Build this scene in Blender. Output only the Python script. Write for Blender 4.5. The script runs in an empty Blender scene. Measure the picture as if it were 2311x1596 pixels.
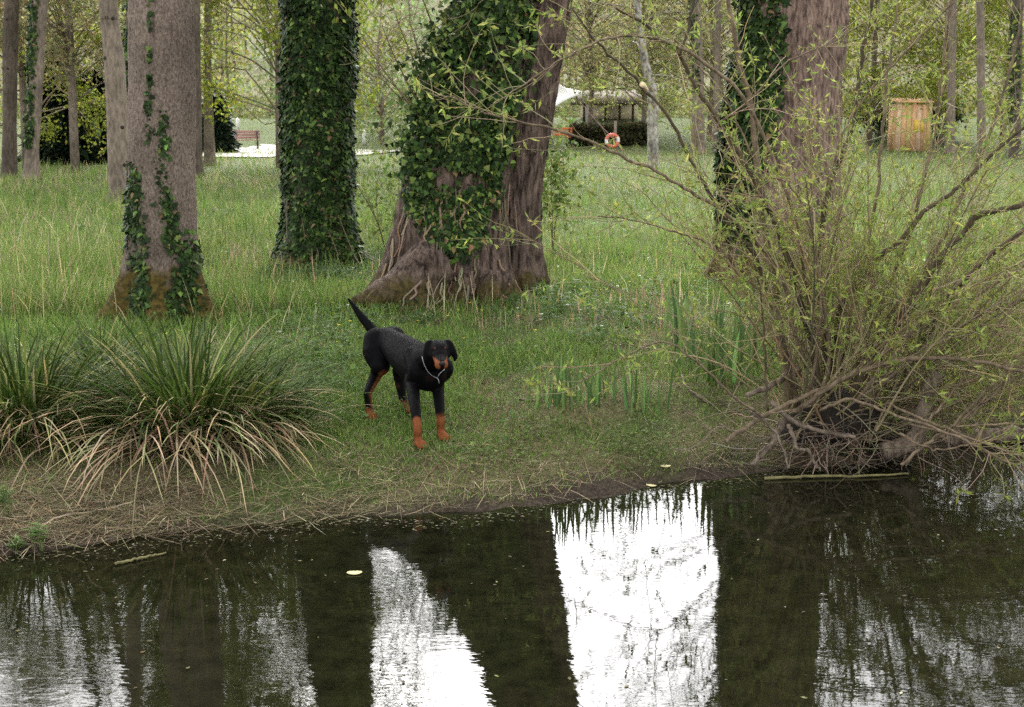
import bpy, math, random
import numpy as np
from mathutils import Vector
R = math.radians
rng = np.random.default_rng(7)
random.seed(7)
scene = bpy.context.scene
COL = scene.collection

# ------------------------------------------------------------------ camera, sky, sun, exposure
F, CX, CY, VH, CAMZ = 2900.0, 1155.5, 770.5, 230.0, 2.16      # focal length and centre of the 2311 px wide picture
PITCH = math.atan((CY - VH) / F)
cam_d = bpy.data.cameras.new('camera'); cam = bpy.data.objects.new('camera', cam_d); COL.objects.link(cam)
cam.location = (0, 0, CAMZ); cam.rotation_euler = (math.pi / 2 - PITCH, 0, 0)
cam_d.sensor_width = 36; cam_d.lens = 36 * F / 2311
cam_d.clip_end = 3000
cam_d.dof.use_dof = True; cam_d.dof.focus_distance = 8.0; cam_d.dof.aperture_fstop = 6.3
scene.camera = cam

SUN_EL, SUN_AZ = 42, 355         # degrees; azimuth from +Y clockwise (behind thin cloud, ahead of the camera)
world = bpy.data.worlds.new('World'); scene.world = world; world.use_nodes = True
nt = world.node_tree; nt.nodes.clear()
wo = nt.nodes.new('ShaderNodeOutputWorld'); bg = nt.nodes.new('ShaderNodeBackground')
sky = nt.nodes.new('ShaderNodeTexSky'); sky.sky_type = 'NISHITA'; sky.sun_disc = False
sky.sun_elevation = R(SUN_EL); sky.sun_rotation = R(SUN_AZ); sky.dust_density = 3; sky.air_density = 1.0; sky.ozone_density = 1
hs = nt.nodes.new('ShaderNodeHueSaturation'); hs.inputs['Saturation'].default_value = 0.12
nt.links.new(sky.outputs[0], hs.inputs['Color']); nt.links.new(hs.outputs[0], bg.inputs[0])
bg.inputs[1].default_value = 0.15; nt.links.new(bg.outputs[0], wo.inputs[0])
sun_d = bpy.data.lights.new('sun', 'SUN'); sun_d.energy = .7; sun_d.angle = R(35); sun_d.color = (1, .96, .9)
sun = bpy.data.objects.new('sun', sun_d); COL.objects.link(sun)
sd = Vector((math.sin(R(SUN_AZ)) * math.cos(R(SUN_EL)), math.cos(R(SUN_AZ)) * math.cos(R(SUN_EL)), math.sin(R(SUN_EL))))
sun.rotation_euler = (-sd).to_track_quat('-Z', 'Y').to_euler(); sun.location = sd * 40
scene.view_settings.view_transform = 'Standard'; scene.view_settings.look = 'None'
scene.view_settings.gamma = 1; scene.view_settings.exposure = 2.32
cy = scene.cycles
cy.max_bounces = 7; cy.diffuse_bounces = 3; cy.glossy_bounces = 3; cy.transmission_bounces = 4; cy.transparent_max_bounces = 6
cy.use_denoising = False; cy.caustics_reflective = False; cy.caustics_refractive = False

# ------------------------------------------------------------------ numeric helpers
sp, cp = math.sin(PITCH), math.cos(PITCH)
def ray(u, v):
    a, b = (u - CX) / F, -(v - CY) / F
    return np.array([a, cp + b * sp, -sp + b * cp])
def D(u, v, y):                       # point seen at (u, v) at distance y in front of the camera
    d = ray(u, v); k = y / d[1]
    return np.array([d[0] * k, y, CAMZ + d[2] * k])
def Pz(u, v, z=0.0):
    d = ray(u, v); k = (z - CAMZ) / d[2]
    return np.array([d[0] * k, d[1] * k, z])
def _hash(i, j, k):
    h = (i * 374761393 + j * 668265263 + k * 2147483647 + 1013) & 0xffffffff
    h = ((h ^ (h >> 13)) * 1274126177) & 0xffffffff
    return ((h ^ (h >> 16)) & 0xffff) / 65535.0
def vnoise(p, s=1.0):
    p = np.asarray(p, float) * s
    i = np.floor(p).astype(np.int64); f = p - i; f = f * f * (3 - 2 * f)
    out = 0
    for a in (0, 1):
        for b in (0, 1):
            for c in (0, 1):
                w = (f[..., 0] if a else 1 - f[..., 0]) * (f[..., 1] if b else 1 - f[..., 1]) * (f[..., 2] if c else 1 - f[..., 2])
                out = out + w * _hash(i[..., 0] + a, i[..., 1] + b, i[..., 2] + c)
    return out
def fbm(p, s=1.0, o=3):
    t, a, n = 0, 1, 0
    for k in range(o):
        t = t + a * vnoise(p, s * 2 ** k); n += a; a *= .5
    return t / n
def sstep(a, b, x):
    t = np.clip((x - a) / (b - a), 0, 1); return t * t * (3 - 2 * t)
def smooth_path(pts, n):
    P = np.asarray(pts, float)
    if len(P) < 3: return np.array([P[0] + (P[-1] - P[0]) * t for t in np.linspace(0, 1, n)])
    E = np.vstack([2 * P[0] - P[1], P, 2 * P[-1] - P[-2]])
    out = []
    for t in np.linspace(0, len(P) - 1 - 1e-6, n):
        i = int(t); f = t - i
        a, b, c, d = E[i], E[i + 1], E[i + 2], E[i + 3]
        out.append(.5 * (2 * b + (c - a) * f + (2 * a - 5 * b + 4 * c - d) * f * f + (3 * b - a - 3 * c + d) * f ** 3))
    return np.array(out)
def unit(a):
    a = np.asarray(a, float); return a / (np.linalg.norm(a, axis=-1, keepdims=True) + 1e-12)

# ------------------------------------------------------------------ scene helpers
def tag(o, label=None, cat=None, group=None, kind=None):
    for k, v in (('label', label), ('category', cat), ('group', group), ('kind', kind)):
        if v: o[k] = v
    return o
def thing(name, loc, label, cat, group=None):
    o = bpy.data.objects.new(name, None); COL.objects.link(o); o.location = tuple(float(c) for c in loc)
    o.empty_display_size = .2
    return tag(o, label, cat, group)
def root_of(o):
    p = np.zeros(3)
    while o is not None: p += np.array(o.location); o = o.parent
    return p
def mesh_data(name, V, faces, col=None, smooth=False):
    me = bpy.data.meshes.new(name)
    V = np.asarray(V, np.float32)
    faces = [np.asarray(f, np.int32) for f in faces if f is not None and len(f)]
    loops = np.concatenate([f.ravel() for f in faces])
    tot = np.concatenate([np.full(len(f), f.shape[1], np.int32) for f in faces])
    st = np.concatenate([[0], np.cumsum(tot)[:-1]]).astype(np.int32)
    me.vertices.add(len(V)); me.vertices.foreach_set('co', V.ravel())
    me.loops.add(len(loops)); me.loops.foreach_set('vertex_index', loops)
    me.polygons.add(len(tot)); me.polygons.foreach_set('loop_start', st); me.polygons.foreach_set('loop_total', tot)
    if smooth: me.polygons.foreach_set('use_smooth', np.ones(len(tot), bool))
    if col is not None:
        a = me.attributes.new('Col', 'FLOAT_COLOR', 'POINT')
        c = np.ones((len(V), 4), np.float32); c[:, :3] = col
        a.data.foreach_set('color', c.ravel())
    me.update(calc_edges=True); me.validate()
    return me
def mk(name, V, faces, mat, parent=None, col=None, smooth=False, kind=None, label=None, loc=None):
    V = np.asarray(V, float)
    off = root_of(parent) if parent is not None else np.zeros(3)
    if loc is not None: off = off + (np.asarray(loc) - off)
    o = bpy.data.objects.new(name, mesh_data(name, V - off, faces, col, smooth))
    COL.objects.link(o); o.data.materials.append(mat)
    if parent is not None: o.parent = parent
    elif loc is not None: o.location = tuple(float(c) for c in loc)
    if kind: o['kind'] = kind
    if label: o['label'] = label
    return o
class Bag:                             # collects pieces of one object
    def __init__(s): s.V, s.f, s.c, s.n = [], {}, [], 0
    def add(s, V, faces, col=None):
        V = np.asarray(V, float)
        for f in faces:
            if f is None or len(f) == 0: continue
            f = np.asarray(f); s.f.setdefault(f.shape[1], []).append(f + s.n)
        s.V.append(V); s.n += len(V)
        c = np.ones((len(V), 3)) * (np.asarray(col) if col is not None else 1.0); s.c.append(c)
    def build(s, name, mat, parent=None, smooth=False, **k):
        return mk(name, np.concatenate(s.V), [np.concatenate(v) for v in s.f.values()], mat, parent, np.concatenate(s.c), smooth, **k)

def frames(P):
    T = unit(np.gradient(P, axis=0)); n = len(P)
    up = np.array([0, 0, 1.]) if abs(T[0][2]) < .9 else np.array([1., 0, 0])
    N = np.zeros_like(P); N[0] = unit(np.cross(T[0], up))
    for i in range(1, n):
        v = N[i - 1] - T[i] * np.dot(N[i - 1], T[i]); N[i] = v / (np.linalg.norm(v) + 1e-9)
    return T, N, np.cross(T, N)
def tube(P, r, sides=6, cap=True):
    P = np.asarray(P, float); r = np.broadcast_to(np.asarray(r, float), (len(P),))
    T, N, B = frames(P)
    a = np.arange(sides) * 2 * math.pi / sides
    V = P[:, None] + r[:, None, None] * (np.cos(a)[None, :, None] * N[:, None] + np.sin(a)[None, :, None] * B[:, None])
    n = len(P); i = np.arange(n - 1)[:, None] * sides; j = np.arange(sides)[None]
    Q = np.stack([i + j, i + (j + 1) % sides, i + sides + (j + 1) % sides, i + sides + j], -1).reshape(-1, 4)
    V = V.reshape(-1, 3); Tt = None
    if cap:
        V = np.vstack([V, P[0], P[-1]]); k = n * sides; jj = np.arange(sides)
        Tt = np.vstack([np.stack([np.full(sides, k), (jj + 1) % sides, jj], -1), np.stack([np.full(sides, k + 1), (n - 1) * sides + jj, (n - 1) * sides + (jj + 1) % sides], -1)])
    return V, [Q, Tt]
def blades(base, az, L, w, th0, th1, k=3, twist=None, col=None):
    """grass-like strips: angle from the vertical runs from th0 to th1 along the blade"""
    n = len(base); base = np.asarray(base, float)
    L, w, th0, th1 = (np.broadcast_to(np.asarray(q, float), (n,)) for q in (L, w, th0, th1))
    d = np.stack([np.cos(az), np.sin(az), np.zeros(n)], -1)
    tw = az + math.pi / 2 + (rng.uniform(-.9, .9, n) if twist is None else twist)
    s = np.stack([np.cos(tw), np.sin(tw), np.zeros(n)], -1)
    pts = [base]
    for j in range(k):
        th = th0 + (th1 - th0) * (j + .5) / k
        pts.append(pts[-1] + (L / k)[:, None] * (np.sin(th)[:, None] * d + np.cos(th)[:, None] * np.array([0, 0, 1.])))
    V = []
    for j in range(k):
        ww = w * (1 - .75 * (j / k) ** 2) * (.7 if j == 0 else 1) * .5
        V += [pts[j] - s * ww[:, None], pts[j] + s * ww[:, None]]
    V.append(pts[k]); m = 2 * k + 1
    V = np.stack(V, 1).reshape(-1, 3)
    b = np.arange(n)[:, None] * m
    Q = np.concatenate([b + np.array([2 * j, 2 * j + 1, 2 * j + 3, 2 * j + 2]) for j in range(k - 1)]) if k > 1 else None
    T = b + np.array([2 * k - 2, 2 * k - 1, 2 * k])
    c = None if col is None else np.repeat(np.broadcast_to(col, (n, 3)), m, 0)
    return V, [Q, T], c
def leaves(pos, tip, nrm, L, W, col, shape='lance', fold=.25):
    n = len(pos); L = np.broadcast_to(L, (n,))[:, None]; W = np.broadcast_to(W, (n,))[:, None]
    t = unit(tip); s = unit(np.cross(t, nrm)); u = np.cross(s, t)
    if shape == 'ivy':
        prof = [(0, 0, 0), (-.48, .02, -fold), (-.30, .48, -fold * .6), (0, 1, -.12), (.30, .48, -fold * .6), (.48, .02, -fold)]
        Q = np.arange(n)[:, None, None] * 6 + np.array([[0, 3, 2, 1], [0, 5, 4, 3]])[None]
        faces = [Q.reshape(-1, 4)]; m = 6
    else:
        prof = [(0, 0, 0), (-.5, .42, -fold), (0, 1, -.1), (.5, .42, -fold)]
        T = np.arange(n)[:, None, None] * 4 + np.array([[0, 2, 1], [0, 3, 2]])[None]
        faces = [T.reshape(-1, 3)]; m = 4
    V = np.stack([pos + s * W * a + t * L * b + u * W * c for a, b, c in prof], 1).reshape(-1, 3)
    return V, faces, np.repeat(np.broadcast_to(col, (n, 3)), m, 0)
def vary(c, n, s=.25, hue=.1):
    c = np.asarray(c, float); k = np.exp(rng.normal(0, s, n))[:, None]
    return np.clip(c * k * np.exp(rng.normal(0, hue, (n, 3))), 0, .95)
def mixcol(cols, wts, n, s=.2, hue=.08):
    i = rng.choice(len(cols), n, p=np.array(wts) / sum(wts))
    k = np.exp(rng.normal(0, s, n))[:, None]
    return np.clip(np.asarray(cols, float)[i] * k * np.exp(rng.normal(0, hue, (n, 3))), 0, .95)

# ------------------------------------------------------------------ materials
def new_mat(name):
    m = bpy.data.materials.new(name); m.use_nodes = True
    n = m.node_tree.nodes; n.clear(); o = n.new('ShaderNodeOutputMaterial')
    return m, n, m.node_tree.links, o
def principled(name, col, rough=.7, noise=0, nscale=8, bump=0, bscale=30, spec=.3, metal=0, attr=False):
    m, n, l, o = new_mat(name)
    p = n.new('ShaderNodeBsdfPrincipled'); l.new(p.outputs[0], o.inputs[0])
    p.inputs['Roughness'].default_value = rough; p.inputs['Specular IOR Level'].default_value = spec; p.inputs['Metallic'].default_value = metal
    tc = n.new('ShaderNodeTexCoord')
    src = None
    if attr:
        a = n.new('ShaderNodeAttribute'); a.attribute_name = 'Col'; src = a.outputs['Color']
    if noise:
        t = n.new('ShaderNodeTexNoise'); t.inputs['Scale'].default_value = nscale; t.inputs['Detail'].default_value = 6
        l.new(tc.outputs['Object'], t.inputs['Vector'])
        mr = n.new('ShaderNodeMapRange'); mr.inputs[1].default_value = .25; mr.inputs[2].default_value = .75
        mr.inputs[3].default_value = 1 - noise; mr.inputs[4].default_value = 1 + noise; l.new(t.outputs[0], mr.inputs[0])
        mx = n.new('ShaderNodeMix'); mx.data_type = 'RGBA'; mx.blend_type = 'MULTIPLY'; mx.inputs[0].default_value = 1
        if src: l.new(src, mx.inputs[6])
        else: mx.inputs[6].default_value = (*col, 1)
        l.new(mr.outputs[0], mx.inputs[7]); src = mx.outputs[2]
    if src: l.new(src, p.inputs['Base Color'])
    else: p.inputs['Base Color'].default_value = (*col, 1)
    if bump:
        t = n.new('ShaderNodeTexNoise'); t.inputs['Scale'].default_value = bscale; t.inputs['Detail'].default_value = 5
        l.new(tc.outputs['Object'], t.inputs['Vector'])
        b = n.new('ShaderNodeBump'); b.inputs['Strength'].default_value = 1; b.inputs['Distance'].default_value = bump
        l.new(t.outputs[0], b.inputs['Height']); l.new(b.outputs[0], p.inputs['Normal'])
    return m
def foliage(name, trans=.35, rough=.5, spec=.3):
    m, n, l, o = new_mat(name)
    a = n.new('ShaderNodeAttribute'); a.attribute_name = 'Col'
    p = n.new('ShaderNodeBsdfPrincipled'); p.inputs['Roughness'].default_value = rough; p.inputs['Specular IOR Level'].default_value = spec
    t = n.new('ShaderNodeBsdfTranslucent'); mx = n.new('ShaderNodeMixShader'); mx.inputs[0].default_value = trans
    l.new(a.outputs['Color'], p.inputs['Base Color']); l.new(a.outputs['Color'], t.inputs[0])
    l.new(p.outputs[0], mx.inputs[1]); l.new(t.outputs[0], mx.inputs[2]); l.new(mx.outputs[0], o.inputs[0])
    return m
def bark(name, c1, c2, moss=None, moss_h=0, scale=14, stretch=.18, bump=.012, lichen=.0):
    m, n, l, o = new_mat(name)
    p = n.new('ShaderNodeBsdfPrincipled'); p.inputs['Roughness'].default_value = .85; p.inputs['Specular IOR Level'].default_value = .15
    l.new(p.outputs[0], o.inputs[0])
    tc = n.new('ShaderNodeTexCoord'); mp = n.new('ShaderNodeMapping'); mp.inputs['Scale'].default_value = (1, 1, stretch)
    l.new(tc.outputs['Object'], mp.inputs[0])
    t = n.new('ShaderNodeTexNoise'); t.inputs['Scale'].default_value = scale; t.inputs['Detail'].default_value = 8; t.inputs['Roughness'].default_value = .65
    l.new(mp.outputs[0], t.inputs['Vector'])
    vo = n.new('ShaderNodeTexVoronoi'); vo.inputs['Scale'].default_value = scale * 1.6; vo.feature = 'F1'
    l.new(mp.outputs[0], vo.inputs['Vector'])
    r = n.new('ShaderNodeValToRGB'); r.color_ramp.elements[0].position = .38; r.color_ramp.elements[0].color = (*c2, 1)
    r.color_ramp.elements[1].position = .62; r.color_ramp.elements[1].color = (*c1, 1)
    l.new(t.outputs[0], r.inputs[0]); src = r.outputs[0]
    big = n.new('ShaderNodeTexNoise'); big.inputs['Scale'].default_value = 1.7; big.inputs['Detail'].default_value = 5
    l.new(tc.outputs['Object'], big.inputs['Vector'])
    mr = n.new('ShaderNodeMapRange'); mr.inputs[1].default_value = .3; mr.inputs[2].default_value = .7; mr.inputs[3].default_value = .7; mr.inputs[4].default_value = 1.3
    l.new(big.outputs[0], mr.inputs[0])
    mx = n.new('ShaderNodeMix'); mx.data_type = 'RGBA'; mx.blend_type = 'MULTIPLY'; mx.inputs[0].default_value = 1
    l.new(src, mx.inputs[6]); l.new(mr.outputs[0], mx.inputs[7]); src = mx.outputs[2]
    if moss is not None:
        sx = n.new('ShaderNodeSeparateXYZ'); l.new(tc.outputs['Object'], sx.inputs[0])
        m1 = n.new('ShaderNodeTexNoise'); m1.inputs['Scale'].default_value = 4; m1.inputs['Detail'].default_value = 6; l.new(tc.outputs['Object'], m1.inputs['Vector'])
        ma = n.new('ShaderNodeMath'); ma.operation = 'MULTIPLY_ADD'; l.new(m1.outputs[0], ma.inputs[0]); ma.inputs[1].default_value = moss_h * 1.6; ma.inputs[2].default_value = moss_h * .1
        sb = n.new('ShaderNodeMath'); sb.operation = 'SUBTRACT'; l.new(ma.outputs[0], sb.inputs[0]); l.new(sx.outputs[2], sb.inputs[1])
        mm = n.new('ShaderNodeMapRange'); mm.inputs[1].default_value = -.06; mm.inputs[2].default_value = .12; l.new(sb.outputs[0], mm.inputs[0])
        mc = n.new('ShaderNodeMix'); mc.data_type = 'RGBA'; l.new(mm.outputs[0], mc.inputs[0]); l.new(src, mc.inputs[6])
        rr = n.new('ShaderNodeValToRGB'); rr.color_ramp.elements[0].color = (moss[0] * .35, moss[1] * .35, moss[2] * .4, 1); rr.color_ramp.elements[1].color = (*moss, 1)
        rr.color_ramp.elements[0].position = .35; rr.color_ramp.elements[1].position = .65
        m2 = n.new('ShaderNodeTexNoise'); m2.inputs['Scale'].default_value = 22; m2.inputs['Detail'].default_value = 5; l.new(tc.outputs['Object'], m2.inputs['Vector'])
        l.new(m2.outputs[0], rr.inputs[0]); l.new(rr.outputs[0], mc.inputs[7]); src = mc.outputs[2]
    l.new(src, p.inputs['Base Color'])
    ad = n.new('ShaderNodeMath'); ad.operation = 'ADD'; l.new(t.outputs[0], ad.inputs[0])
    vm = n.new('ShaderNodeMath'); vm.operation = 'MULTIPLY'; vm.inputs[1].default_value = .5; l.new(vo.outputs[0], vm.inputs[0]); l.new(vm.outputs[0], ad.inputs[1])
    b = n.new('ShaderNodeBump'); b.inputs['Distance'].default_value = bump; b.inputs['Strength'].default_value = 1
    l.new(ad.outputs[0], b.inputs['Height']); l.new(b.outputs[0], p.inputs['Normal'])
    return m
M = {}
M['leaf'] = foliage('leaf', .45, .6, .12)
M['ivy'] = foliage('ivy_leaf', .08, .5, .12)
M['grass'] = foliage('grass_blade', .3, .6, .08)
M['dry'] = foliage('dry_blade', .15, .8, .1)
M['twig'] = principled('twig', (1, 1, 1), .75, attr=True, spec=.2)
M['bark_grey'] = bark('bark_grey', (.22, .17, .135), (.085, .065, .05), (.10, .072, .016), .62, 55, .5, .012)
M['bark_ivy'] = bark('bark_ivy', (.06, .046, .033), (.022, .017, .012), (.09, .085, .02), .3, 16, .15, .02)  # bark darkened so the gaps between ivy leaves look shaded
M['bark_brown'] = bark('bark_brown', (.19, .135, .105), (.028, .019, .015), (.095, .072, .024), .36, 20, .24, .04)
M['bark_red'] = bark('bark_red', (.27, .185, .145), (.07, .046, .036), (.12, .085, .025), .5, 30, .25, .025)
M['bark_pale'] = bark('bark_pale', (.24, .19, .145), (.12, .095, .075), None, 0, 18, .3, .01)
M['bark_dark'] = bark('bark_dark', (.12, .095, .07), (.06, .045, .035), None, 0, 18, .3, .01)
M['bark_birch'] = bark('bark_birch', (.42, .39, .34), (.10, .085, .07), None, 0, 9, .6, .006)
M['stem'] = bark('willow_bark', (.20, .15, .095), (.085, .062, .04), None, 0, 30, .4, .004)
M['stem_dark'] = bark('willow_bark_dark', (.10, .078, .045), (.045, .034, .022), None, 0, 30, .4, .004)
M['root'] = bark('root_bark', (.21, .165, .12), (.07, .052, .038), None, 0, 26, .5, .006)

# ------------------------------------------------------------------ the lie of the land
SHORE = np.array([Pz(u, v)[:2] for u, v in ((-400, 1262), (0, 1232), (150, 1218), (300, 1198), (480, 1182), (650, 1166), (800, 1151), (1000, 1141), (1200, 1124), (1330, 1100), (1420, 1080), (1600, 1058), (1720, 1046), (1900, 1030), (2060, 1012), (2160, 985), (2330, 948), (2600, 935))])
SHORE = np.vstack([[-40, SHORE[0, 1] - .6], SHORE, [40, SHORE[-1, 1] + 2]])
def shore_y(x): return np.interp(x, SHORE[:, 0], SHORE[:, 1])
def ground(x, y):
    x = np.asarray(x, float); y = np.asarray(y, float)
    q = np.stack([x, y, np.zeros_like(x)], -1)
    t = y - shore_y(x) + (fbm(q, 3.1, 2) - .5) * .22
    k = sstep(-.15, .35, x)            # the bank is steeper towards the right
    zl = .045 * sstep(0, .2, t) + .155 * sstep(0, .95, t) + .07 * sstep(1, 4, t)
    zr = .03 * sstep(0, .15, t) + .27 * np.minimum(t, 1.2) + .06 * sstep(1.2, 3.8, t)
    z = np.where(t < 0, -.02 + t * .45, -.02 + zl + (zr - zl) * k * (1 - .6 * sstep(3, 8, t)))
    z = np.maximum(z, -.6)
    amp = sstep(.0, .8, t)
    z = z + amp * ((fbm(q, 1.3, 3) - .5) * .07 + (fbm(q, .25, 2) - .5) * .12 * sstep(2, 8, t)) + (fbm(q, 9, 2) - .5) * .025 * sstep(-.2, .2, t) * (1 - sstep(15, 25, t))
    # far rise and hill
    z = z + 1.6 * sstep(66, 84, y) + 34 * sstep(88, 290, y) ** 1.15 * (1 + .18 * np.sin(x * .02 + 1))
    # the near bank, under the photographer
    nb = 2.3 + .25 * np.sin(x * .7) - y
    z = np.where(y < 4, np.maximum(z, np.where(nb < 0, -.02 + nb * .6, .55 * sstep(-.05, .8, nb) - .01)), z)
    return z
def gz(x, y): return float(ground(np.array([x]), np.array([y]))[0])
_YS = np.concatenate([np.arange(4, 20, .08), 20 * 1.012 ** np.arange(0, 230)])
def G(u, v):                           # ground point seen at (u, v)
    d = ray(u, v); k = _YS / d[1]
    h = CAMZ + d[2] * k - np.maximum(ground(d[0] * k, _YS), 0)
    j = np.nonzero(h < 0)[0]
    if len(j) == 0: return np.array([0, 0, CAMZ]) + d * k[-1]
    j = j[0]; kk = np.linspace(k[j - 1], k[j], 24)
    hh = CAMZ + d[2] * kk - np.maximum(ground(d[0] * kk, d[1] * kk), 0)
    q = kk[np.nonzero(hh <= 1e-6)[0][0]] if (hh <= 1e-6).any() else kk[-1]
    p = np.array([0, 0, CAMZ]) + d * q
    p[2] = max(gz(p[0], p[1]), 0)
    return p
def axis(lo, fine0, fine1, hi, step, grow):
    a = list(np.arange(fine0, fine1, step)); s = step; x = fine1
    while x < hi: a.append(x); s *= grow; x += s
    a.append(hi); s = step; x = fine0
    b = []
    while True:
        s *= grow; x -= s
        if x <= lo: break
        b.append(x)
    return np.array([lo] + b[::-1] + a)
gx = axis(-420, -5.2, 5.6, 420, .06, 1.09); gy = axis(-120, 5.9, 11.5, 620, .06, 1.045)
XX, YY = np.meshgrid(gx, gy); ZZ = ground(XX, YY)
nx, ny = len(gx), len(gy)
i = (np.arange(ny - 1)[:, None] * nx + np.arange(nx - 1)[None]).ravel()
GQ = np.stack([i, i + 1, i + nx + 1, i + nx], -1)
q = np.stack([XX, YY, 0 * XX], -1); T_ = YY - shore_y(XX)
n1, n2, n3 = fbm(q, .9, 4), fbm(q, 4.5, 3), fbm(q, .12, 3)
MUD, STRAW, TURF, SOIL, LITTER = (np.array(c) for c in ((.045, .034, .024), (.13, .10, .056), (.065, .09, .024), (.07, .055, .034), (.12, .115, .06)))
def lerp(a, b, t): return a + (b - a) * t[..., None]
gc = np.broadcast_to(TURF, XX.shape + (3,))
gc = lerp(gc, SOIL, sstep(.5, .68, n2) * .7)
dryz = sstep(.45, .6, n1 + .12 * (1 - sstep(.3, 1.6, T_)))
gc = lerp(gc, STRAW, dryz * (1 - sstep(2.5, 5, T_)) * .7)
gc = lerp(gc, MUD, 1 - sstep(.05, .35, T_ + (n2 - .5) * .5))
gc = lerp(gc, np.array([.07, .09, .028]), sstep(8, 20, T_) * .8)
gc = lerp(gc, LITTER, sstep(88, 105, YY))
ground_mat = principled('ground_soil', (1, 1, 1), .9, .6, 38, .03, 55, .1, attr=True)
mk('ground', np.stack([XX, YY, ZZ], -1).reshape(-1, 3), [GQ], ground_mat, None, gc.reshape(-1, 3), True, 'structure')

# water
m, n, l, o = new_mat('stream_water')
p = n.new('ShaderNodeBsdfPrincipled'); l.new(p.outputs[0], o.inputs[0])
p.inputs['IOR'].default_value = 1.333; p.inputs['Roughness'].default_value = .015; p.inputs['Specular IOR Level'].default_value = .5
tc = n.new('ShaderNodeTexCoord')
bn = n.new('ShaderNodeTexNoise'); bn.inputs['Scale'].default_value = 9; bn.inputs['Detail'].default_value = 8; bn.inputs['Roughness'].default_value = .7; l.new(tc.outputs['Object'], bn.inputs['Vector'])
cr = n.new('ShaderNodeValToRGB'); cr.color_ramp.elements[0].position = .35; cr.color_ramp.elements[0].color = (.004, .0041, .002, 1)
cr.color_ramp.elements[1].position = .75; cr.color_ramp.elements[1].color = (.0145, .0145, .006, 1); l.new(bn.outputs[0], cr.inputs[0]); l.new(cr.outputs[0], p.inputs['Base Color'])
mp = n.new('ShaderNodeMapping'); mp.inputs['Scale'].default_value = (.75, 1.6, 1); l.new(tc.outputs['Object'], mp.inputs[0])
w1 = n.new('ShaderNodeTexNoise'); w1.inputs['Scale'].default_value = 5.5; w1.inputs['Detail'].default_value = 3; w1.inputs['Roughness'].default_value = .55; l.new(mp.outputs[0], w1.inputs['Vector'])
w2 = n.new('ShaderNodeTexNoise'); w2.inputs['Scale'].default_value = 26; w2.inputs['Detail'].default_value = 2; l.new(mp.outputs[0], w2.inputs['Vector'])
# ripples die away in sheltered patches
w3 = n.new('ShaderNodeTexNoise'); w3.inputs['Scale'].default_value = .8; w3.inputs['Detail'].default_value = 2; l.new(tc.outputs['Object'], w3.inputs['Vector'])
m3 = n.new('ShaderNodeMapRange'); m3.inputs[1].default_value = .35; m3.inputs[2].default_value = .65; m3.inputs[3].default_value = .25; m3.inputs[4].default_value = 1; l.new(w3.outputs[0], m3.inputs[0])
ad = n.new('ShaderNodeMath'); ad.operation = 'MULTIPLY_ADD'; ad.inputs[1].default_value = .22; l.new(w2.outputs[0], ad.inputs[0]); l.new(w1.outputs[0], ad.inputs[2])
ml = n.new('ShaderNodeMath'); ml.operation = 'MULTIPLY'; l.new(ad.outputs[0], ml.inputs[0]); l.new(m3.outputs[0], ml.inputs[1])
b = n.new('ShaderNodeBump'); b.inputs['Distance'].default_value = .0011; b.inputs['Strength'].default_value = 1; l.new(ml.outputs[0], b.inputs['Height']); l.new(b.outputs[0], p.inputs['Normal'])
M['water'] = m
mk('water', [(-60, -1, 0), (60, -1, 0), (60, 16, 0), (-60, 16, 0)], [np.array([[0, 1, 2, 3]])], m, None, None, False, 'structure')

# pale gravel path beyond the meadow
def strip(name, pts, w, mat, h=.03, kind='structure'):
    P = smooth_path(pts, 60); T = unit(np.gradient(P, axis=0)); S = np.stack([-T[:, 1], T[:, 0], 0 * T[:, 0]], -1)
    V = []
    for k in (-1, -.5, 0, .5, 1):
        E = P + S * (w / 2 * k) * (1 + .06 * np.sin(np.arange(60) * 1.3 + k))[:, None]; E[:, 2] = ground(E[:, 0], E[:, 1]) + h; V.append(E)
    V = np.stack(V, 1).reshape(-1, 3)
    i = (np.arange(59)[:, None] * 5 + np.arange(4)[None]).ravel()
    return mk(name, V, [np.stack([i, i + 1, i + 6, i + 5], -1)], mat, None, None, True, kind)
gravel = principled('pale_gravel', (.42, .39, .35), .9, .2, 3, .01, 60)
strip('path', [G(470, 316), G(520, 320), G(580, 322), G(640, 322), G(700, 317), G(760, 309)], 9, gravel, .05)

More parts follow.
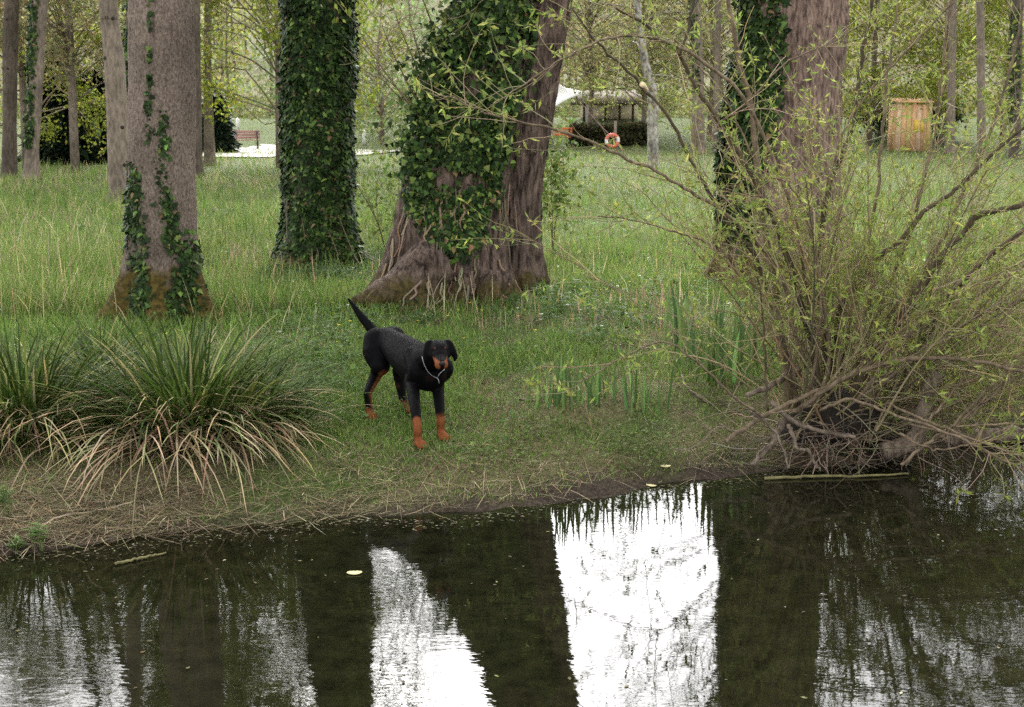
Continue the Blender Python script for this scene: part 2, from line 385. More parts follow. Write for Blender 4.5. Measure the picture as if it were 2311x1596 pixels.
# ------------------------------------------------------------------ trees
def trunk(path, rad, nr=120, nc=72, ridge=.03, rf=16, zf=2.2, lobes=0, lobe_n=5, lobe_h=.5, seed=0):
    P = smooth_path(path, nr); t = np.linspace(0, 1, nr)
    r = np.interp(t, np.linspace(0, 1, len(rad)), rad)
    h = P[:, 2] - P[0, 2]
    th = np.arange(nc) * 2 * math.pi / nc
    H, TH = np.meshgrid(h, th, indexing='ij')
    q = np.stack([np.cos(TH) * rf / 6.28, np.sin(TH) * rf / 6.28, H * zf + seed * 7.3], -1)
    a = 1 - np.abs(2 * fbm(q, 1, 3) - 1) * 1.6
    rr = r[:, None] + ridge * (a - .5) + (fbm(np.stack([np.cos(TH), np.sin(TH), H * .5 + seed], -1), 1.2, 2) - .5) * .22 * r[:, None]
    if lobes:
        lb = np.maximum(0, np.cos(lobe_n * TH + seed) * .6 + np.cos((lobe_n - 2) * TH + seed * 2) * .4 + .25)
        rr = rr + lobes * np.exp(-np.maximum(H, 0) / lobe_h) * (lb + .25)
    V = np.stack([P[:, 0][:, None] + rr * np.cos(TH), P[:, 1][:, None] + rr * np.sin(TH), P[:, 2][:, None] + 0 * TH], -1)
    i = np.arange(nr - 1)[:, None] * nc; j = np.arange(nc)[None]
    Q = np.stack([i + j, i + (j + 1) % nc, i + nc + (j + 1) % nc, i + nc + j], -1).reshape(-1, 4)
    return V, Q, P, r
def ivy_on(V, P, n, mask, size=.065, depth=.1, cols=None, wts=None, zlim=None):
    nr, nc = V.shape[:2]; z0 = V[0, 0, 2]
    out = []; got = 0
    while got < n:
        k = n * 3
        a = rng.uniform(0, nr - 1.01, k); b = rng.uniform(0, nc, k)
        i0 = a.astype(int); j0 = b.astype(int) % nc; fa = (a - i0)[:, None]; fb = (b - np.floor(b))[:, None]
        p = (V[i0, j0] * (1 - fa) + V[i0 + 1, j0] * fa) * (1 - fb) + (V[i0, (j0 + 1) % nc] * (1 - fa) + V[i0 + 1, (j0 + 1) % nc] * fa) * fb
        c = P[i0] * (1 - fa) + P[i0 + 1] * fa
        th = np.arctan2(p[:, 1] - c[:, 1], p[:, 0] - c[:, 0])
        ok = rng.uniform(0, 1, k) < mask(p, th, p[:, 2] - z0)
        o = unit((p - c) * [1, 1, 0]); out.append((p[ok], o[ok])); got += ok.sum()
        if len(out) > 60: break
    p = np.concatenate([a for a, _ in out])[:n]; o = np.concatenate([b for _, b in out])[:n]; n = len(p)
    clump = fbm(p, 2.3, 3)
    d = (np.clip(clump - .3, 0, 1) * 2.2 * depth) * rng.uniform(.15, 1, n) ** .6
    p = p + o * d[:, None]
    nrm = unit(o + rng.normal(0, .33, (n, 3)) + [0, 0, .35]); tip = np.array([0, 0, -1.]) + rng.normal(0, .55, (n, 3)) + o * .15
    L = size * rng.uniform(.45, 1.35, n)
    col = mixcol(cols or [(.012, .026, .006), (.034, .062, .014), (.095, .145, .033), (.15, .10, .05)], wts or [5, 3.5, 1.4, .25], n, .25)
    return leaves(p, tip, nrm, L, L * 1.05, col, 'ivy', .2)
def limb_system(base, dirs, bag_w, L0=3.5, r0=.08, depth=2, col=(.10, .08, .06), tips=None, droop=.1):
    """recursive limbs as tubes; collects tip points for leaves"""
    for d in dirs:
        n = 7; P = [np.array(base)]; dd = unit(np.array(d))
        for k in range(n):
            dd = unit(dd + rng.normal(0, .16, 3) + [0, 0, -droop * .3 + (.05 if depth > 1 else -.05)])
            P.append(P[-1] + dd * L0 / n)
        P = np.array(P); V, f = tube(P, np.linspace(r0, r0 * .35, n + 1), 6 if depth > 1 else 4, False)
        bag_w.add(V, f, np.array(col) * rng.uniform(.8, 1.2))
        if depth > 0:
            for k in range(3 if depth > 1 else 4):
                i = rng.integers(2, n + 1); side = unit(rng.normal(0, 1, 3)); nd = unit(unit(P[i] - P[i - 1]) + side * .8)
                limb_system(P[i], [nd], bag_w, L0 * rng.uniform(.4, .65), r0 * .4, depth - 1, col, tips, droop)
        if tips is not None and depth <= 1: tips.append(P[2:])
def crown_leaves(tips, per, L, W, cols, wts, spread=.18, droop=.5):
    P = np.concatenate(tips); idx = rng.integers(0, len(P), per); p = P[idx] + rng.normal(0, spread, (per, 3))
    tip = rng.normal(0, 1, (per, 3)) + [0, 0, -droop]; nrm = rng.normal(0, 1, (per, 3)) + [0, 0, .6]
    l = L * rng.uniform(.6, 1.3, per)
    return leaves(p, tip, nrm, l, l * W, mixcol(cols, wts, per, .25), 'lance', .2)
YG = [(.14, .175, .03), (.10, .135, .028), (.19, .21, .05)]
def near_crown(root, top, ndir, L0, nleaf, r0=.14, low=None, cols=YG):
    w = Bag(); tips = []
    dirs = [(math.cos(a), math.sin(a), rng.uniform(.3, 1.1)) for a in rng.uniform(0, 6.28, ndir)]
    limb_system(top, dirs, w, L0, r0, 2, (.10, .08, .06), tips)
    for (b, d, L, r) in (low or []): limb_system(b, [d], w, L, r, 2, (.10, .08, .06), tips, .05)
    w.build('limb', M['twig'], root, True, kind='stuff')
    V, f, c = crown_leaves(tips, nleaf, .085, .5, cols, [4, 3, 2])
    mk('crown', V, f, M['leaf'], root, c, False, 'stuff')

# A: straight grey trunk with ivy streaks and a mossy foot, left
bA = G(366, 692); bA[2] = gz(bA[0], bA[1]) - .05
tA = thing('grey_tree', bA, 'straight grey-brown trunk with two streaks of ivy and a mossy foot', 'tree')
yA = bA[1]; zA = lambda u, v: D(u, v, yA)
pA = [bA, D(369, 560, yA), D(369, 400, yA), D(368, 200, yA), D(365, 0, yA), D(362, -250, yA) + [0, .1, 0], D(358, -800, yA) + [0, .4, 0]]
VA, QA, PA, rA = trunk(pA, [.37, .315, .30, .295, .28, .25, .16], 190, 120, .022, 44, 2.5, .24, 5, .28, 1)
mk('trunk', VA.reshape(-1, 3), [QA], M['bark_grey'], tA, None, True)
def maskA(p, th, h):
    uA = (p[:, 0] / p[:, 1] * F + CX - 368) / 70.0
    front = np.sin(th) < .3
    s1 = np.exp(-((uA + .86) / .22) ** 2) * sstep(1.65, 1.2, h) * sstep(.02, .3, h)
    s2 = np.exp(-((uA - .22 - .1 * np.sin(h * 3)) / .17) ** 2) * sstep(2.05, 1.7, h) * (.55 + .45 * np.sin(h * 7 + 1))
    s3 = np.exp(-((uA - .75) / .3) ** 2) * sstep(1.0, .5, h) * .5
    s4 = .5 * np.exp(-((uA + .35 - .25 * (h - 1.6)) / .05) ** 2) * sstep(1.5, 1.9, h) * sstep(3.4, 2.6, h)
    return np.clip((s1 + s2 + s3 + s4), 0, 1) * front * (.25 + 1.1 * (fbm(p, 6, 2) > .46))
V, f, c = ivy_on(VA, PA, 2600, maskA, .05, .05)
mk('ivy', V, f, M['ivy'], tA, c, False, 'stuff')
near_crown(tA, PA[-1], 6, 3.8, 19000, .12, [(PA[172], (-.7, .3, .5), 3.2, .05), (PA[168], (.7, -.2, .5), 3.0, .05), (PA[178], (-.5, -.6, .4), 3.0, .05), (PA[175], (.6, .6, .4), 3.0, .05)])

# B: trunk wholly wrapped in ivy
bB = G(722, 572); bB[2] = gz(bB[0], bB[1]) - .05; yB = bB[1]
tB = thing('ivy_tree', bB, 'upright tree trunk wholly wrapped in dark green ivy, left of the leaning tree', 'tree')
pB = [bB, D(722, 480, yB), D(720, 300, yB), D(720, 100, yB), D(721, -100, yB), D(724, -400, yB), D(730, -800, yB)]
VB, QB, PB, rB = trunk(pB, [.50, .42, .40, .40, .39, .36, .22], 160, 72, .03, 18, 2, .3, 4, .35, 2)
mk('trunk', VB.reshape(-1, 3), [QB], M['bark_ivy'], tB, None, True)
def maskB(p, th, h):
    return np.clip((.5 + .5 * sstep(.1, .6, h)) * np.where(np.sin(th) < .35, 1, .45) * (.45 + .9 * sstep(.35, .5, fbm(p, 3.5, 2))), 0, 1)
V, f, c = ivy_on(VB, PB, 38000, maskB, .064, .11)
mk('ivy', V, f, M['ivy'], tB, c, False, 'stuff')
w = Bag()
for k in range(9):                     # creeping ivy stems and suckers over the foot
    a = rng.uniform(math.pi, 2 * math.pi); e = bB + [math.cos(a) * .95, math.sin(a) * .8, .1]
    P = smooth_path([bB + [math.cos(a) * .45, math.sin(a) * .45, rng.uniform(.3, 1.2)], bB + [math.cos(a + .2) * .6, math.sin(a + .2) * .6, .25], e + [0, 0, rng.uniform(-.03, .05)]], 7)
    w.add(*tube(P, .006, 4, False), col=(.16, .125, .08))
w.build('ivy_stem', M['twig'], tB, True, kind='stuff')
near_crown(tB, PB[-1], 6, 3.6, 9000, .14, [(PB[142], (-.8, -.3, .4), 3.2, .05), (PB[148], (-.6, .5, .4), 3.2, .05)])

# C: massive leaning double trunk
bC = G(1000, 655); bC[2] = gz(bC[0], bC[1]) - .06; yC = bC[1] + .45
tC = thing('leaning_tree', bC, 'massive leaning twin-stemmed tree with ivy and rough brown bark, behind the dog', 'tree')
b0 = D(1000, 648, yC); b0[2] = bC[2]
pC = [b0, D(1012, 560, yC), D(1030, 400, yC), D(1062, 220, yC), D(1112, 20, yC), D(1180, -180, yC + .1), D(1255, -420, yC + .2), D(1340, -760, yC + .4)]
VC, QC, PC, rC = trunk(pC, [.64, .58, .51, .46, .42, .40, .36, .25], 220, 170, .10, 24, 1.5, .36, 5, .34, 3.2)
mk('trunk', VC.reshape(-1, 3), [QC], M['bark_brown'], tC, None, True)
b1 = D(1168, 618, yC + .1); b1[2] = gz(b1[0], b1[1]) - .06
pC2 = [b1, D(1166, 540, yC + .1), D(1172, 400, yC + .08), D(1195, 220, yC + .05), D(1229, 20, yC), D(1262, -180, yC), D(1310, -420, yC - .1), D(1400, -760, yC - .4)]
VC2, QC2, PC2, rC2 = trunk(pC2, [.29, .245, .225, .235, .23, .21, .18, .12], 220, 110, .075, 16, 1.4, .16, 4, .3, 5)
mk('trunk', VC2.reshape(-1, 3), [QC2], M['bark_brown'], tC, None, True, label='bare right-hand stem with furrowed brown bark')
def maskC(p, th, h):
    uu = p[:, 0] / p[:, 1] * F + CX; vv = VH + (CAMZ - p[:, 2]) / p[:, 1] * F
    right = np.interp(vv, [-300, 0, 150, 300, 420, 520, 600], [1310, 1200, 1168, 1130, 1100, 1070, 1040])
    left = np.interp(vv, [-300, 0, 150, 300, 400, 480, 540], [1080, 985, 930, 905, 920, 965, 1010])
    m = sstep(right + 25, right - 25, uu) * sstep(left - 25, left + 25, uu) * sstep(575, 455, vv + 120 * (fbm(p, 1.6, 2) - .5))
    return m * np.where(np.sin(th) < .25, 1, .3) * (.04 + 1.1 * sstep(.42, .52, fbm(p, 2.6, 3)))
V, f, c = ivy_on(VC, PC, 24000, maskC, .06, .11, [(.012, .027, .006), (.038, .068, .014), (.10, .15, .033), (.20, .24, .055), (.16, .105, .05)], [5, 3.5, 1.6, .7, .35])
mk('ivy', V, f, M['ivy'], tC, c, False, 'stuff')
# bushy ivy tufts and bare shoots sticking out on the left
w = Bag(); tp = []
for (u, v, s) in ((948, 300, .26), (956, 245, .24), (966, 195, .26), (985, 125, .26), (1010, 70, .24), (1045, 15, .26), (1140, 190, .2), (1150, 85, .24), (1115, 300, .2), (945, 380, .2), (1060, 250, .3), (1090, 20, .3)):
    c0 = D(u, v, yC - .5)
    tp.append(c0 + rng.normal(0, 1, (230, 3)) * [s * .5, .13, s * .6])
P = np.concatenate(tp); k = len(P)
Lv = .062 * rng.uniform(.6, 1.2, k)
V, f, c = leaves(P, np.array([0, -.3, -1.]) + rng.normal(0, .6, (k, 3)), np.array([0, -1., .6]) + rng.normal(0, .5, (k, 3)), Lv, Lv, mixcol([(.014, .03, .007), (.045, .08, .017), (.14, .19, .042)], [4, 3.5, 2], k), 'ivy', .2)
mk('ivy_tuft', V, f, M['ivy'], tC, c, False, 'stuff')
for pts, r in (([(960, 255), (930, 215), (880, 150), (835, 85), (800, 20)], .012), ([(962, 240), (925, 170), (890, 100), (862, 30)], .011), ([(955, 235), (915, 190), (850, 130), (815, 90)], .009), ([(960, 175), (930, 100), (905, 40), (885, -20)], .011), ([(965, 150), (945, 90), (925, 20)], .010), ([(950, 215), (900, 190), (860, 150), (820, 140)], .008), ([(975, 120), (1010, 60), (1060, 20), (1080, -20)], .012), ([(980, 40), (965, 0), (950, -40)], .012)):
    n = 14; y = yC - .35
    P = smooth_path([D(u, v, y - .25 * k) for k, (u, v) in enumerate(pts)], n)
    w.add(*tube(P, np.linspace(r, r * .3, n), 5, False), col=np.array((.17, .14, .08)) * rng.uniform(.7, 1.2))
    for k in range(3, n, 1):
        d = unit(P[k] - P[k - 1] + rng.normal(0, .6, 3)); Q = smooth_path([P[k], P[k] + d * .15, P[k] + d * .3 + [0, 0, .05]], 4)
        w.add(*tube(Q, .003, 3, False), col=(.19, .16, .08))
w.build('shoot', M['twig'], tC, True, kind='stuff')
w = Bag()                                # old ivy stems hanging down the foot of the tree
for k in range(60):
    a = rng.uniform(math.pi * 1.05, math.pi * 1.95); ii = rng.integers(14, 66); jj = int(a / 2 / math.pi * VC.shape[1]) % VC.shape[1]
    lst = [VC[max(ii - q_ * 4, 2), (jj + int(round(rng.normal(0, .6)))) % VC.shape[1]] + [0, -.03, 0] for q_ in range(5)]
    w.add(*tube(smooth_path(lst, 12), rng.uniform(.006, .014), 4, False), col=vary((.20, .145, .095), 1)[0])
w.build('ivy_stem', M['twig'], tC, True, kind='stuff')
# the spreading mossy buttress root on the left
P = smooth_path([D(985, 560, yC - .45), D(950, 590, yC - .55), D(905, 622, yC - .7), D(850, 645, yC - .85), D(800, 662, yC - .95)], 24)
P[:, 2] = np.minimum(P[:, 2], 3); V, f = tube(P, np.interp(np.linspace(0, 1, 24), [0, .35, 1], [.30, .24, .08]), 26); V += (vnoise(V, 6)[:, None] - .5) * .10 + (vnoise(V, 19)[:, None] - .5) * .05
mk('root', V, f, M['bark_brown'], tC, None, True)
P = smooth_path([D(1120, 600, yC - .4), D(1110, 640, yC - .55), D(1140, 668, yC - .75), D(1200, 680, yC - .85)], 20)
V, f = tube(P, np.linspace(.16, .05, 20), 20); V += (vnoise(V, 7)[:, None] - .5) * .08 + (vnoise(V, 21)[:, None] - .5) * .04
mk('root', V, f, M['bark_brown'], tC, None, True)
near_crown(tC, PC[-1], 5, 3.4, 7000, .16, [(PC[186], (-.95, -.2, .35), 2.6, .05), (PC[194], (-.8, .4, .4), 2.6, .05)])

# D: reddish brown trunk behind the willow
bD = G(1772, 612); bD[2] = gz(bD[0], bD[1]) - .06; yD = bD[1]
tD = thing('brown_tree', bD, 'thick reddish-brown trunk with ivy down its left edge, standing behind the willow bush', 'tree')
pD = [bD, D(1770, 520, yD), D(1770, 350, yD), D(1782, 150, yD), D(1792, 0, yD), D(1800, -300, yD), D(1800, -800, yD)]
VD, QD, PD, rD = trunk(pD, [.70, .62, .585, .56, .54, .50, .35], 170, 130, .06, 34, 2, .28, 5, .4, 6)
mk('trunk', VD.reshape(-1, 3), [QD], M['bark_red'], tD, None, True)
def maskD(p, th, h):
    uu = p[:, 0] / p[:, 1] * F + CX; vv = VH + (CAMZ - p[:, 2]) / p[:, 1] * F
    edge = np.interp(vv, [0, 200, 400, 500], [1752, 1745, 1715, 1690])
    return sstep(edge + 20, edge - 15, uu) * sstep(540, 460, vv) * np.where(np.sin(th) < .5, 1, .3) * (.4 + sstep(.36, .5, fbm(p, 3, 2)))
V, f, c = ivy_on(VD, PD, 11000, maskD, .066, .14)
mk('ivy', V, f, M['ivy'], tD, c, False, 'stuff')
near_crown(tD, PD[-1], 6, 3.6, 11000, .16, [(PD[132], (.8, -.3, .4), 3.4, .06), (PD[128], (.9, .3, .4), 3.4, .06), (PD[138], (.5, -.7, .4), 3, .05)])

# slimmer trunks farther back
def far_trunk(name, pts, wid, mat, label, ivy=None, knots=0, leaf=0, group=None):
    b = G(*pts[0]); y = b[1]; b[2] -= .05; s = y / F
    root = thing(name, b, label, 'tree', group)
    path = [b] + [D(u, v, y) for u, v in pts[1:]]
    d = unit(path[-1] - path[-2]); top = 1.0 if leaf < 2000 else 2.0; path += [path[-1] + d * 3 * top + [0, .2, 0], path[-1] + d * 6 * top + [0, .5, 0]]
    r = [w_ * s / 2 for w_ in wid] + [wid[-1] * s * .42, wid[-1] * s * .22]
    V, Q, P, rr = trunk(path, r, 70, 28, .012, 14, 2, .08, 4, .3, len(pts) + b[0])
    mk('trunk', V.reshape(-1, 3), [Q], mat, root, None, True)
    if ivy:
        n_, lo, hi, side = ivy
        V2, f2, c2 = ivy_on(V, P, n_, lambda p, th, h: ((h > lo) & (h < hi)) * (np.cos(th) * side < .25) * (.4 + (fbm(p, 3, 2) > .42)), .11, .12)
        mk('ivy', V2, f2, M['ivy'], root, c2, False, 'stuff')
    for k in range(knots):
        i_ = rng.integers(8, 45); j_ = int(rng.uniform(.58, .92) * 28); c0 = V[i_, j_]; o_ = unit((c0 - P[i_]) * [1, 1, 0])
        T1, F1 = tube(np.array([c0 - o_ * .05, c0 + o_ * .006, c0 + o_ * .01]), [.045, .04, .02], 8)
        mk('knot', T1, F1, M['knot'], root, None, True)
    w = Bag(); tips = []
    dirs = [(math.cos(a), math.sin(a), rng.uniform(.1, .9)) for a in rng.uniform(0, 6.28, 6)]
    limb_system(P[-1], dirs, w, 2.8 if leaf < 2000 else 4.2, .08, 2, (.11, .09, .065), tips, .12)
    for i_ in ((30, 38, 46, 54) if leaf < 2000 else (53, 55, 57, 59, 61, 63, 65, 66, 68)):
        a = rng.uniform(0, 6.28); limb_system(P[i_], [(math.cos(a), math.sin(a), .3)], w, 2.2 if leaf < 2000 else 3.2, .035, 1, (.12, .10, .07), tips, .12)
    w.build('limb', M['twig'], root, True, kind='stuff')
    if leaf:
        V, f, c = crown_leaves(tips, leaf, .15, .55, YG, [4, 3, 2], .4)
        mk('crown', V, f, M['leaf'], root, c, False, 'stuff')
    return root
M['knot'] = principled('knot_hole', (.025, .018, .014), .9)
far_trunk('slender_tree', [(20, 374), (22, 250), (24, 100), (27, -40)], [36, 30, 32, 31], M['bark_dark'], 'dark slim trunk at the far left edge, left of the ivied slim trunk', knots=4, leaf=11000)
far_trunk('slender_tree', [(71, 378), (74, 300), (80, 160), (90, -30)], [34, 28, 33, 34], M['bark_pale'], 'slim leaning trunk with ivy on its upper part, second from the left edge', (2600, 1.0, 9, 1), leaf=11000)
far_trunk('slender_tree', [(271, 434), (272, 380), (266, 250), (258, 110), (248, 20), (240, -60)], [52, 50, 46, 44, 40, 40], M['bark_pale'], 'pale trunk with dark knots just left of the big grey trunk', knots=7, leaf=11000)
far_trunk('slender_tree', [(312, 420), (308, 300), (306, 150), (305, -30)], [44, 40, 40, 38], M['bark_dark'], 'brown trunk half hidden behind the left edge of the big grey trunk', (700, 2.2, 9, 1), knots=4, leaf=11000)
far_trunk('slender_tree', [(444, 372), (442, 200), (440, 0)], [26, 24, 22], M['bark_dark'], 'thin dark trunk peeping out along the right edge of the big grey trunk', leaf=11000)
far_trunk('slender_tree', [(474, 346), (472, 260), (468, 120), (470, -20)], [24, 22, 18, 16], M['bark_pale'], 'thin pale trunk in front of the dark spruce left of the gravel path', leaf=11000)
far_trunk('birch_tree', [(1474, 350), (1473, 260), (1474, 190), (1455, 110), (1440, 0)], [25, 23, 22, 18, 15], M['bark_birch'], 'slim pale birch trunk right of the ring buoy', leaf=1200)
far_trunk('slender_tree', [(1574, 318), (1576, 200), (1572, 80), (1570, -20)], [30, 26, 26, 24], M['bark_pale'], 'grey trunk with ivy on its upper part, between the birch and the thick brown trunk', (900, 3.0, 9, 1), leaf=1000)
far_trunk('slender_tree', [(1618, 312), (1618, 180), (1620, 0)], [16, 15, 14], M['bark_pale'], 'thin grey trunk close to the left edge of the thick brown trunk', leaf=700)
far_trunk('slender_tree', [(2143, 318), (2146, 200), (2150, 0)], [22, 18, 17], M['bark_pale'], 'thin grey trunk right of the orange hut, behind the willow twigs', leaf=11000)
far_trunk('slender_tree', [(2216, 326), (2214, 200), (2212, 0)], [20, 18, 17], M['bark_pale'], 'thin grey trunk second from the right edge, behind the willow twigs', leaf=11000)
far_trunk('slender_tree', [(2290, 330), (2292, 180), (2296, 0)], [26, 24, 22], M['bark_dark'], 'dark trunk at the right edge behind the willow twigs', (900, 1.5, 8, 1), leaf=11000)

# dark evergreens
def conifer(u, v, hw, hv, label, n=5000):
    b = G(u, v); y = b[1]; s = y / F; H = hv * s; Wd = hw * s
    root = thing('conifer', b, label, 'tree')
    V, f = tube(np.array([b - [0, 0, .1], b + [0, 0, H * .5], b + [0, 0, H]]), [.22, .14, .02], 8); mk('trunk', V, f, M['bark_dark'], root, None, True)
    h = rng.uniform(0, 1, n) ** .8; a = rng.uniform(0, 6.28, n); rr = Wd * (1.02 - h) ** .7 * np.sqrt(rng.uniform(.15, 1, n)) * (.75 + .5 * vnoise(np.stack([np.cos(a) * 2, np.sin(a) * 2, h * 9], -1), 1))
    p = b + np.stack([np.cos(a) * rr, np.sin(a) * rr, .15 + h * H - rr * .22], -1)
    tip = np.stack([np.cos(a), np.sin(a), -.45 + 0 * a], -1) + rng.normal(0, .3, (n, 3)); L = .55 * rng.uniform(.6, 1.3, n)
    V, f, c = leaves(p, tip, np.array([0, 0, 1.]) + rng.normal(0, .5, (n, 3)), L, L * .4, mixcol([(.012, .022, .012), (.02, .034, .016), (.035, .05, .022)], [5, 3, 1], n), 'lance', .2)
    mk('crown', V, f, M['ivy'], root, c, False, 'stuff')
conifer(150, 342, 95, 240, 'dark spruce between the two slim trunks at the left and the pale knotted trunk', 5000)
conifer(232, 340, 60, 200, 'dark spruce hidden in part by the pale knotted trunk', 3000)
conifer(490, 318, 32, 125, 'small dark spruce at the left end of the gravel path', 2500)

# leafy spring trees and bushes of the middle distance
def spring_tree(name, u, v, H, Wd, n, cols, label, cat='tree', low=.12, leaf=.17, twigs=70, wts=(4, 3, 2), trunk_r=.16, flat=.75):
    b = G(u, v); root = thing(name, b, label, cat)
    w = Bag(); tips = []
    V, f = tube(smooth_path([b - [0, 0, .2], b + [.1, 0, H * .3], b + [-.1, 0, H * .65], b + [.1, .1, H * .95]], 12), np.linspace(trunk_r, .03, 12), 8)
    mk('trunk', V, f, M['bark_pale'], root, None, True)
    for k in range(twigs):
        h = rng.uniform(low, .9); a = rng.uniform(0, 6.28); l_ = Wd * (.35 + .75 * math.sin(math.pi * (h - low + .08) / (1.1 - low)) ** flat) * rng.uniform(.6, 1.1)
        s_ = b + [0, 0, H * h * .8]; e = b + [math.cos(a) * l_, math.sin(a) * l_, H * h + rng.uniform(-.05, .25) * l_]
        P = smooth_path([s_, (s_ + e) / 2 + rng.normal(0, .08 * Wd, 3) + [0, 0, .15 * l_], e, e + [math.cos(a) * .2 * l_, math.sin(a) * .2 * l_, -.1 * l_]], 8)
        w.add(*tube(P, np.linspace(.035, .01, 8), 3, False), col=vary((.19, .155, .10), 1)[0]); tips.append(P[3:])
        for q_ in range(3):
            j = rng.integers(3, 8); d = unit(P[j] - P[j - 1] + rng.normal(0, .7, 3)) * l_ * rng.uniform(.2, .45)
            P2 = np.array([P[j], P[j] + d * .5 + [0, 0, .04], P[j] + d]); w.add(*tube(P2, [.014, .01, .006], 3, False), col=vary((.22, .18, .11), 1)[0]); tips.append(P2)
    w.build('limb', M['twig'], root, True, kind='stuff')
    if n:
        V, f, c = crown_leaves(tips, n, leaf, .6, cols, wts, leaf * 1.5)
        mk('crown', V, f, M['leaf'], root, c, False, 'stuff')
PALE = [(.24, .25, .08), (.20, .22, .075), (.30, .28, .11)]
FRESH = [(.20, .23, .03), (.16, .20, .03), (.27, .28, .05)]
BLUE = [(.12, .17, .06), (.15, .20, .07), (.18, .21, .09)]
BEIGE = [(.26, .22, .11), (.22, .20, .09), (.24, .24, .10)]
spring_tree('spring_tree', 632, 352, 22, 5.0, 26000, FRESH, 'young tree with fresh yellow-green leaves between the grey trunk and the ivied trunk', low=.09, twigs=130)
spring_tree('spring_tree', 170, 362, 20, 4.6, 26000, BEIGE, 'half-bare twiggy tree above the dark spruce at the left', low=.14, twigs=130)
spring_tree('spring_tree', 860, 296, 7, 5.0, 7000, BLUE, 'rounded soft-green bushy tree between the ivied trunk and the leaning tree', low=.05, leaf=.22)
spring_tree('spring_tree', 792, 345, 20, 4.6, 11000, BLUE, 'tall added tree behind the right edge of the ivied trunk, screening reflected sky', low=.3, leaf=.2, twigs=80)  # added with its trunk hidden, to break up the white sky in the water
spring_tree('spring_tree', 60, 350, 21, 4.8, 30000, FRESH, 'leafy tree behind the two slim trunks at the left edge', low=.04, twigs=110, leaf=.13)
spring_tree('spring_tree', 1330, 288, 11, 5.5, 7500, BEIGE, 'half-bare tree above the white canopy, right of the leaning tree', low=.3, leaf=.2, twigs=110)
spring_tree('spring_tree', 1450, 286, 11, 4.5, 8000, PALE, 'pale green tree behind the birch trunk', low=.15, leaf=.2, twigs=90)
spring_tree('spring_tree', 1600, 288, 12, 5.0, 8000, PALE, 'pale green tree at the left of the thick brown trunk, far back', low=.15, leaf=.2, twigs=90)
spring_tree('spring_tree', 1960, 300, 24, 6.0, 22000, FRESH, 'yellow-green tree right of the thick brown trunk, far back', low=.05, leaf=.2, twigs=140)
spring_tree('spring_tree', 2120, 300, 26, 6.0, 22000, FRESH, 'yellow-green tree above the orange hut', low=.05, leaf=.2, twigs=140)
spring_tree('spring_tree', 2260, 305, 26, 6.0, 22000, FRESH, 'yellow-green tree at the far right edge of the meadow', low=.04, leaf=.2, twigs=140)
spring_tree('evergreen_shrub', 1980, 284, 3.2, 1.2, 2600, [(.016, .028, .012), (.03, .045, .018), (.05, .065, .025)], 'dark evergreen shrub left of the orange hut', 'shrub', .02, .2, 40, trunk_r=.06)
spring_tree('evergreen_shrub', 2106, 288, 2.6, 1.1, 2400, [(.016, .028, .012), (.03, .045, .018), (.05, .065, .025)], 'round dark evergreen shrub right of the orange hut', 'shrub', .02, .2, 40, trunk_r=.06)

# the wood on the far slope: one mass
w = Bag(); lp = []; ct = 0
while ct < 330:
    y = rng.uniform(96, 285); x = rng.uniform(-.62, .62) * y
    z = gz(x, y); H = rng.uniform(7, 12) * (1 + .1 * (y > 200)); ct += 1
    V, f = tube(np.array([(x, y, z - .3), (x + rng.normal(0, .2), y, z + H * .5), (x + rng.normal(0, .4), y, z + H)]), [.16, .1, .03], 5, False)
    w.add(V, f, vary((.17, .145, .11), 1)[0])
    for q_ in range(16):
        h = rng.uniform(.08, .95); a = rng.uniform(0, 6.28); l_ = rng.uniform(1.2, 2.8)
        s_ = np.array([x, y, z + H * h]); e = s_ + [math.cos(a) * l_, math.sin(a) * l_, rng.uniform(.3, 1.8)]
        w.add(*tube(np.array([s_, (s_ + e) / 2 + [0, 0, .2], e]), [.05, .035, .02], 3, False), col=vary((.22, .18, .12), 1)[0])
        n_ = int(rng.integers(8, 40)); cc = (BEIGE, PALE, FRESH, BLUE)[rng.choice(4, p=[.4, .3, .15, .15])] if q_ == 0 else cc
        lp.append((e + rng.normal(0, .7, (n_, 3)), cc))
P = np.concatenate([a for a, _ in lp]); k = len(P); L = .38 * rng.uniform(.6, 1.3, k)
C_ = np.concatenate([mixcol(b_, [1, 1, 1], len(a)) for a, b_ in lp])
V, f, c = leaves(P, rng.normal(0, 1, (k, 3)), rng.normal(0, 1, (k, 3)), L, L * .7, C_)
w.add(V, f, c)
tag(w.build('far_wood', M['leaf'], None, False), 'pale green and beige spring woodland covering the far slope', 'woodland', kind='stuff')
# undergrowth along the foot of the slope
k = 36000; x = rng.uniform(-48, 52, k); y = rng.uniform(84, 104, k) + 3 * np.sin(x * .3); hh = rng.uniform(0, 1, k) ** 1.5 * (1.2 + 2.2 * vnoise(np.stack([x, y, 0 * x], -1), .25))
P = np.stack([x, y, ground(x, y) + hh], -1); L = .3 * rng.uniform(.6, 1.3, k)
V, f, c = leaves(P, rng.normal(0, 1, (k, 3)), rng.normal(0, 1, (k, 3)), L, L * .7, mixcol([(.12, .15, .05), (.22, .20, .10), (.20, .23, .08)], [2, 3, 3], k))
tag(mk('undergrowth', V, f, M['leaf'], None, c, False, 'stuff'), 'leafy undergrowth along the foot of the wooded slope', 'undergrowth')

